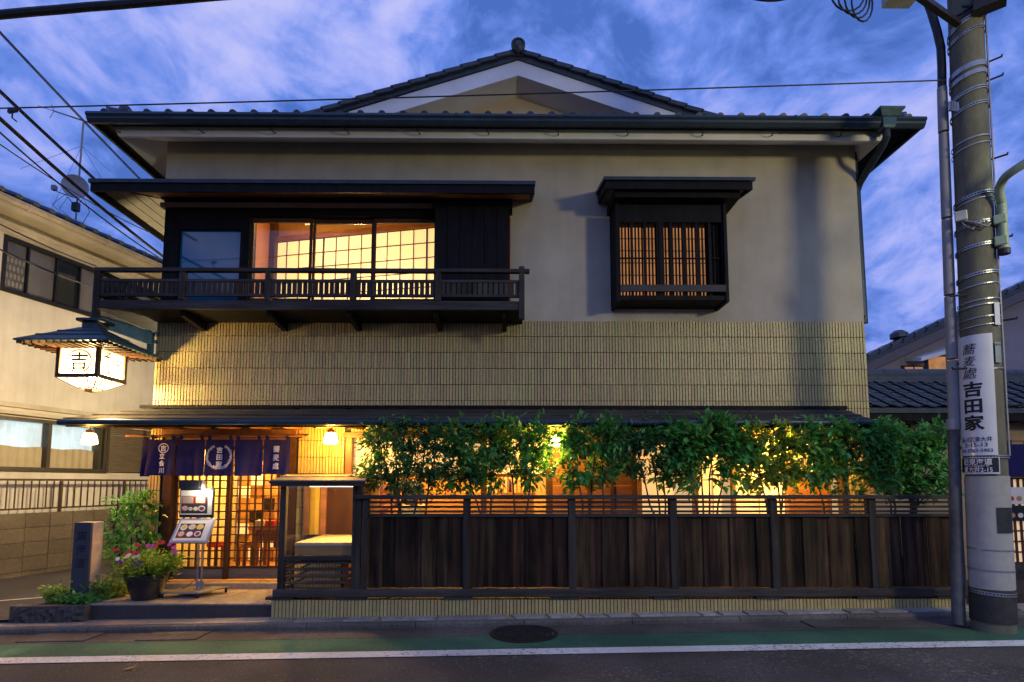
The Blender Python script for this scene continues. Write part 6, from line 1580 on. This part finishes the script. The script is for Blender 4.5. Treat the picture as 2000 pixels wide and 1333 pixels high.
# flower pot
fp_ = gp(286, 1160, 0); fX, fY = xa(286, 1150, 6.98), 6.98
FP = thing('flower_pot', (fX, fY, ZP), 'dark glazed pot of red, pink, white and purple flowers on the step', 'potted plant')
MB().lathe((fX, fY, ZP), [(.13, 0), (.15, .01), (.195, .14), (.225, .27), (.232, .30), (.222, .305), (.205, .30), (.19, .25), (.02, .24)], 32).build('pot', m_pot, FP, smooth=True)
for k in range(2): MB().lathe((fX, fY, ZP+.235+.025*k), [(.214+.004*k, -.006), (.222+.004*k, 0), (.214+.004*k, .006)], 32, cap=False).build('pot_ring', m_pot, FP)
rg = random.Random(77); pts = []; st = MB(); heads = []
for k in range(150):
    a = rg.uniform(0, 6.28); r_q = .36*math.sqrt(rg.random()); tip = Vector((fX+r_q*math.cos(a)*1.12, fY+r_q*math.sin(a)*.8, ZP+.30+rg.uniform(.02, .30)*(1-.5*(r_q/.36)**2)+.02)); b = Vector((fX+(tip.x-fX)*.35, fY+(tip.y-fY)*.35, ZP+.24))
    tip.z += .07*(tip.x-fX)/.36
    st.tube([b, tip], .003, 4, cap=False); heads.append(tip)
    for q in range(13): pts.append((b.lerp(tip, rg.uniform(.35, 1.0)), Vector((math.cos(a), math.sin(a), .4))))
lm = MB(); leaf_cloud(lm, pts, .055, rg, .05, .42); st.build('stem', m_leaf, FP, kind='stuff'); lm.build('foliage', m_leaf3, FP, kind='stuff')
def blossom(c, r, mat):
    m = MB(); nrm2 = Vector((rg.gauss(0, .35), -.8, .5)).normalized(); a1 = nrm2.orthogonal().normalized(); a2 = nrm2.cross(a1)
    for k in range(5):
        a = 2*math.pi*k/5; d = a1*math.cos(a)+a2*math.sin(a); e_ = a1*-math.sin(a)+a2*math.cos(a)
        m.add([c, c+d*r*.55+e_*r*.42+nrm2*r*.12, c+d*r+e_*r*.2+nrm2*r*.05, c+d*r-e_*r*.2+nrm2*r*.05, c+d*r*.55-e_*r*.42+nrm2*r*.12], [(0, 1, 2, 3, 4)])
    m.build('flower', mat, FP)
def fl_at(px, py, mat, r=.028): blossom(at(px, py, fY-.24+rg.uniform(-.02, .05)), r, mat)
for px, py in ((221, 1073), (229, 1074), (266, 1064), (271, 1067), (243, 1083), (254, 1076), (262, 1080), (307, 1058), (313, 1060), (318, 1059), (270, 1079), (305, 1067)): fl_at(px, py, m_red, .024)
for px, py in ((230, 1092), (251, 1085), (262, 1088), (270, 1086), (247, 1087)): fl_at(px, py, m_whitep, .025)
for px, py in ((289, 1066), (298, 1067), (334, 1063), (339, 1070), (341, 1080), (343, 1078), (330, 1064)): fl_at(px, py, m_pink, .027)
for px, py in ((236, 1100), (244, 1095), (262, 1100), (274, 1101), (277, 1099), (271, 1104), (233, 1097)): fl_at(px, py, m_purple, .024)

# ================================================================== menu stand
MS_Y = 7.18
sX = lambda px: xa(px, 1050, MS_Y); sZ = lambda py: za(390, py, MS_Y)
MS = thing('menu_stand', (sX(388), 7.3, ZP), 'wheeled metal menu stand with two lit food picture boards', 'menu stand')
bx0_, bx1_, byf, byb = sX(332), sX(410), 6.99, 7.40
bs = MB(); bs.prism([(bx0_, byf, ZP+.055), (bx1_, byf, ZP+.055), (bx1_+.17, byb, ZP+.055), (bx0_+.17, byb, ZP+.055)], (0, 0, .02)); bs.build('base_plate', m_steel, MS, bev=.003)
for (x, y) in ((bx0_+.04, byf+.03), (bx1_-.03, byf+.03), (bx0_+.2, byb-.03), (bx1_+.14, byb-.03)):
    w_ = MB(); w_.lathe((0, 0, 0), [(.012, -.014), (.03, -.014), (.032, 0), (.03, .014), (.012, .014)], 14); link('wheel', w_.mesh('wheel', m_metalk), MS, loc=(x, y-.005, ZP+.031), rot=(0, math.pi/2, .4))
    MB().box(x-.018, x+.018, y-.01, y+.02, ZP+.045, ZP+.0549).build('caster_fork', m_steel, MS)
my = 7.22
for px in (386.5, 394.5): x = xa(px, 1100, my); MB().tube([(x, my, ZP+.076), (x, my, za(390, 960, my))], .011, 8).build('upright', m_steel, MS, smooth=True)
MB().box(xa(384, 1130, my), xa(398, 1130, my), my-.014, my+.014, ZP+.10, ZP+.17).build('foot_bracket', m_steel, MS)
MB().tube([(sX(395), my+.03, ZP+.35), (sX(385), my+.0, ZP+.2), (sX(372), my-.04, ZP+.12), (sX(362), my-.06, ZP+.08)], .004, 6).build('power_cord', m_rubber, MS)
# upper board, upright
u0, u1, uz1, uz0 = xa(355, 980, my), xa(421, 980, my), za(390, 953, my-.03), za(390, 1011, my-.03)
UB = MB().box(u0, u1, my-.045, my-.015, uz0, uz1).build('upper_board', m_metalk, MS, bev=.004)
fy = my-.0462
m_poster = M('cream_poster', (.70, .62, .46), .6, .04, 6)
MB().box(u0+.012, u1-.018, fy-.001, fy, uz0+.035, uz1-.035).build('poster', m_poster, UB)
def food(parent, warp, items):
    for kind, u, v, a, b, mat in items:
        m = MB()
        if kind == 'r': m.add([warp(u-a, v-b), warp(u+a, v-b), warp(u+a, v+b), warp(u-a, v+b)], [(0, 1, 2, 3)])
        else: m.add([warp(u+a*math.cos(2*math.pi*k/18), v+b*math.sin(2*math.pi*k/18)) for k in range(18)], [tuple(range(18))])
        m.build('food_print', mat, parent)
m_tray = M('dark_tray_print', (.04, .028, .025), .6); m_soba = M('soba_print', (.42, .31, .20), .7, .35, 160); m_redp = M('red_bowl_print', (.42, .045, .02), .6); m_broth = M('broth_print', (.22, .03, .01), .6); m_egg = M('yellow_print', (.62, .42, .10), .7, .3, 120); m_whp = M('white_bowl_print', (.68, .66, .62), .6); m_rice = M('tempura_print', (.60, .48, .30), .7, .5, 90)
def lay(o, ax, ay, s):
    o, ax, ay = Vector(o), Vector(ax), Vector(ay); n_ = ax.cross(ay).normalized()
    if n_.y > 0 and abs(n_.y) > .3: n_ = -n_
    if n_.z < -.2: n_ = -n_
    st = [0]
    def wq(u, v): return o+ax*u*s+ay*v*s+n_*st[0]
    return wq, st
wq, st_ = lay(((u0+u1)/2-.025, fy-.0015, (uz0+uz1)/2-.01), (1, 0, 0), (0, 0, 1), 1)
its = [('r', 0, -.02, .165, .105, m_tray), ('r', -.085, .045, .078, .050, m_redp), ('r', -.085, .045, .068, .041, m_soba), ('r', .072, .045, .066, .048, m_redp), ('r', .072, .045, .056, .040, m_rice),
       ('d', -.115, -.062, .046, .036, m_redp), ('d', -.115, -.060, .037, .028, m_rice), ('d', -.045, -.068, .026, .022, m_whp), ('d', -.045, -.068, .015, .012, m_egg), ('d', .02, -.068, .034, .028, m_egg), ('d', .02, -.066, .022, .018, m_whp), ('d', .095, -.064, .044, .036, m_whp), ('d', .095, -.064, .032, .026, m_broth)]
for k, it in enumerate(its): st_[0] = .0004*(k+1); food(UB, wq, [it])
# lower board, tilted back
lv = [at(330, 1060, 6.98), at(405, 1060, 6.98), at(421, 1013, 7.16), at(352, 1013, 7.16)]
l0 = Vector((lv[0].x, 6.98, lv[0].z)); l1 = Vector((lv[1].x, 6.98, lv[0].z)); l2 = Vector((lv[2].x, 7.16, lv[2].z)); l3 = Vector((lv[3].x, 7.16, lv[2].z))
nn2 = (l1-l0).cross(l3-l0).normalized(); nn2 = nn2 if nn2.z > 0 else -nn2
LBD = MB().prism([l0, l1, l2, l3], -nn2*.022).build('lower_board', m_steel, MS)
def bil(u, v, h): 
    a = l0.lerp(l1, u); b = l3.lerp(l2, u); return a.lerp(b, v)+nn2*h
MB().add([bil(.06, .08, .0008), bil(.94, .08, .0008), bil(.94, .92, .0008), bil(.06, .92, .0008)], [(0, 1, 2, 3)]).build('poster', m_poster, LBD)
st2 = [0]
its = [('r', .44, .48, .34, .30, m_tray), ('d', .22, .62, .09, .12, m_whp), ('d', .22, .63, .07, .09, m_egg), ('d', .44, .64, .10, .11, m_rice), ('d', .66, .64, .10, .11, m_egg), ('d', .22, .34, .10, .12, m_redp), ('d', .22, .35, .08, .10, m_rice), ('d', .45, .33, .10, .12, m_redp), ('d', .45, .34, .08, .10, m_whp), ('d', .66, .35, .09, .11, m_whp), ('d', .66, .35, .06, .08, m_broth), ('r', .86, .5, .03, .30, m_whp)]
for k, it in enumerate(its): food(LBD, lambda u, v, k=k: bil(u, v, .0012+.0003*k), [it])
# its spotlight bar
h0, h1 = xa(358, 945, my), xa(398, 945, my); hz1, hz0 = za(390, 938, my), za(390, 953, my)
MB().box(h0, h1, my-.10, my+.0, hz0, hz1).build('lamp_hood', m_metalk, MS, bev=.004)
hx_ = xa(404, 946, my); MB().lathe((hx_, my-.07, hz0-.01), [(.030, 0), (.028, .05), (.022, .09), (.004, .095)], 14).build('spot_shade', m_pvc, MS)
MB().lathe((hx_, my-.07, hz0-.022), [(.004, 0), (.02, .003), (.02, .012), (.004, .0125)], 12).build('bulb', m_bulb, MS)
l = lamp_light('stand_light', (hx_, my-.12, hz0-.035), 6, (1, .93, .8), .03, parent=MS)
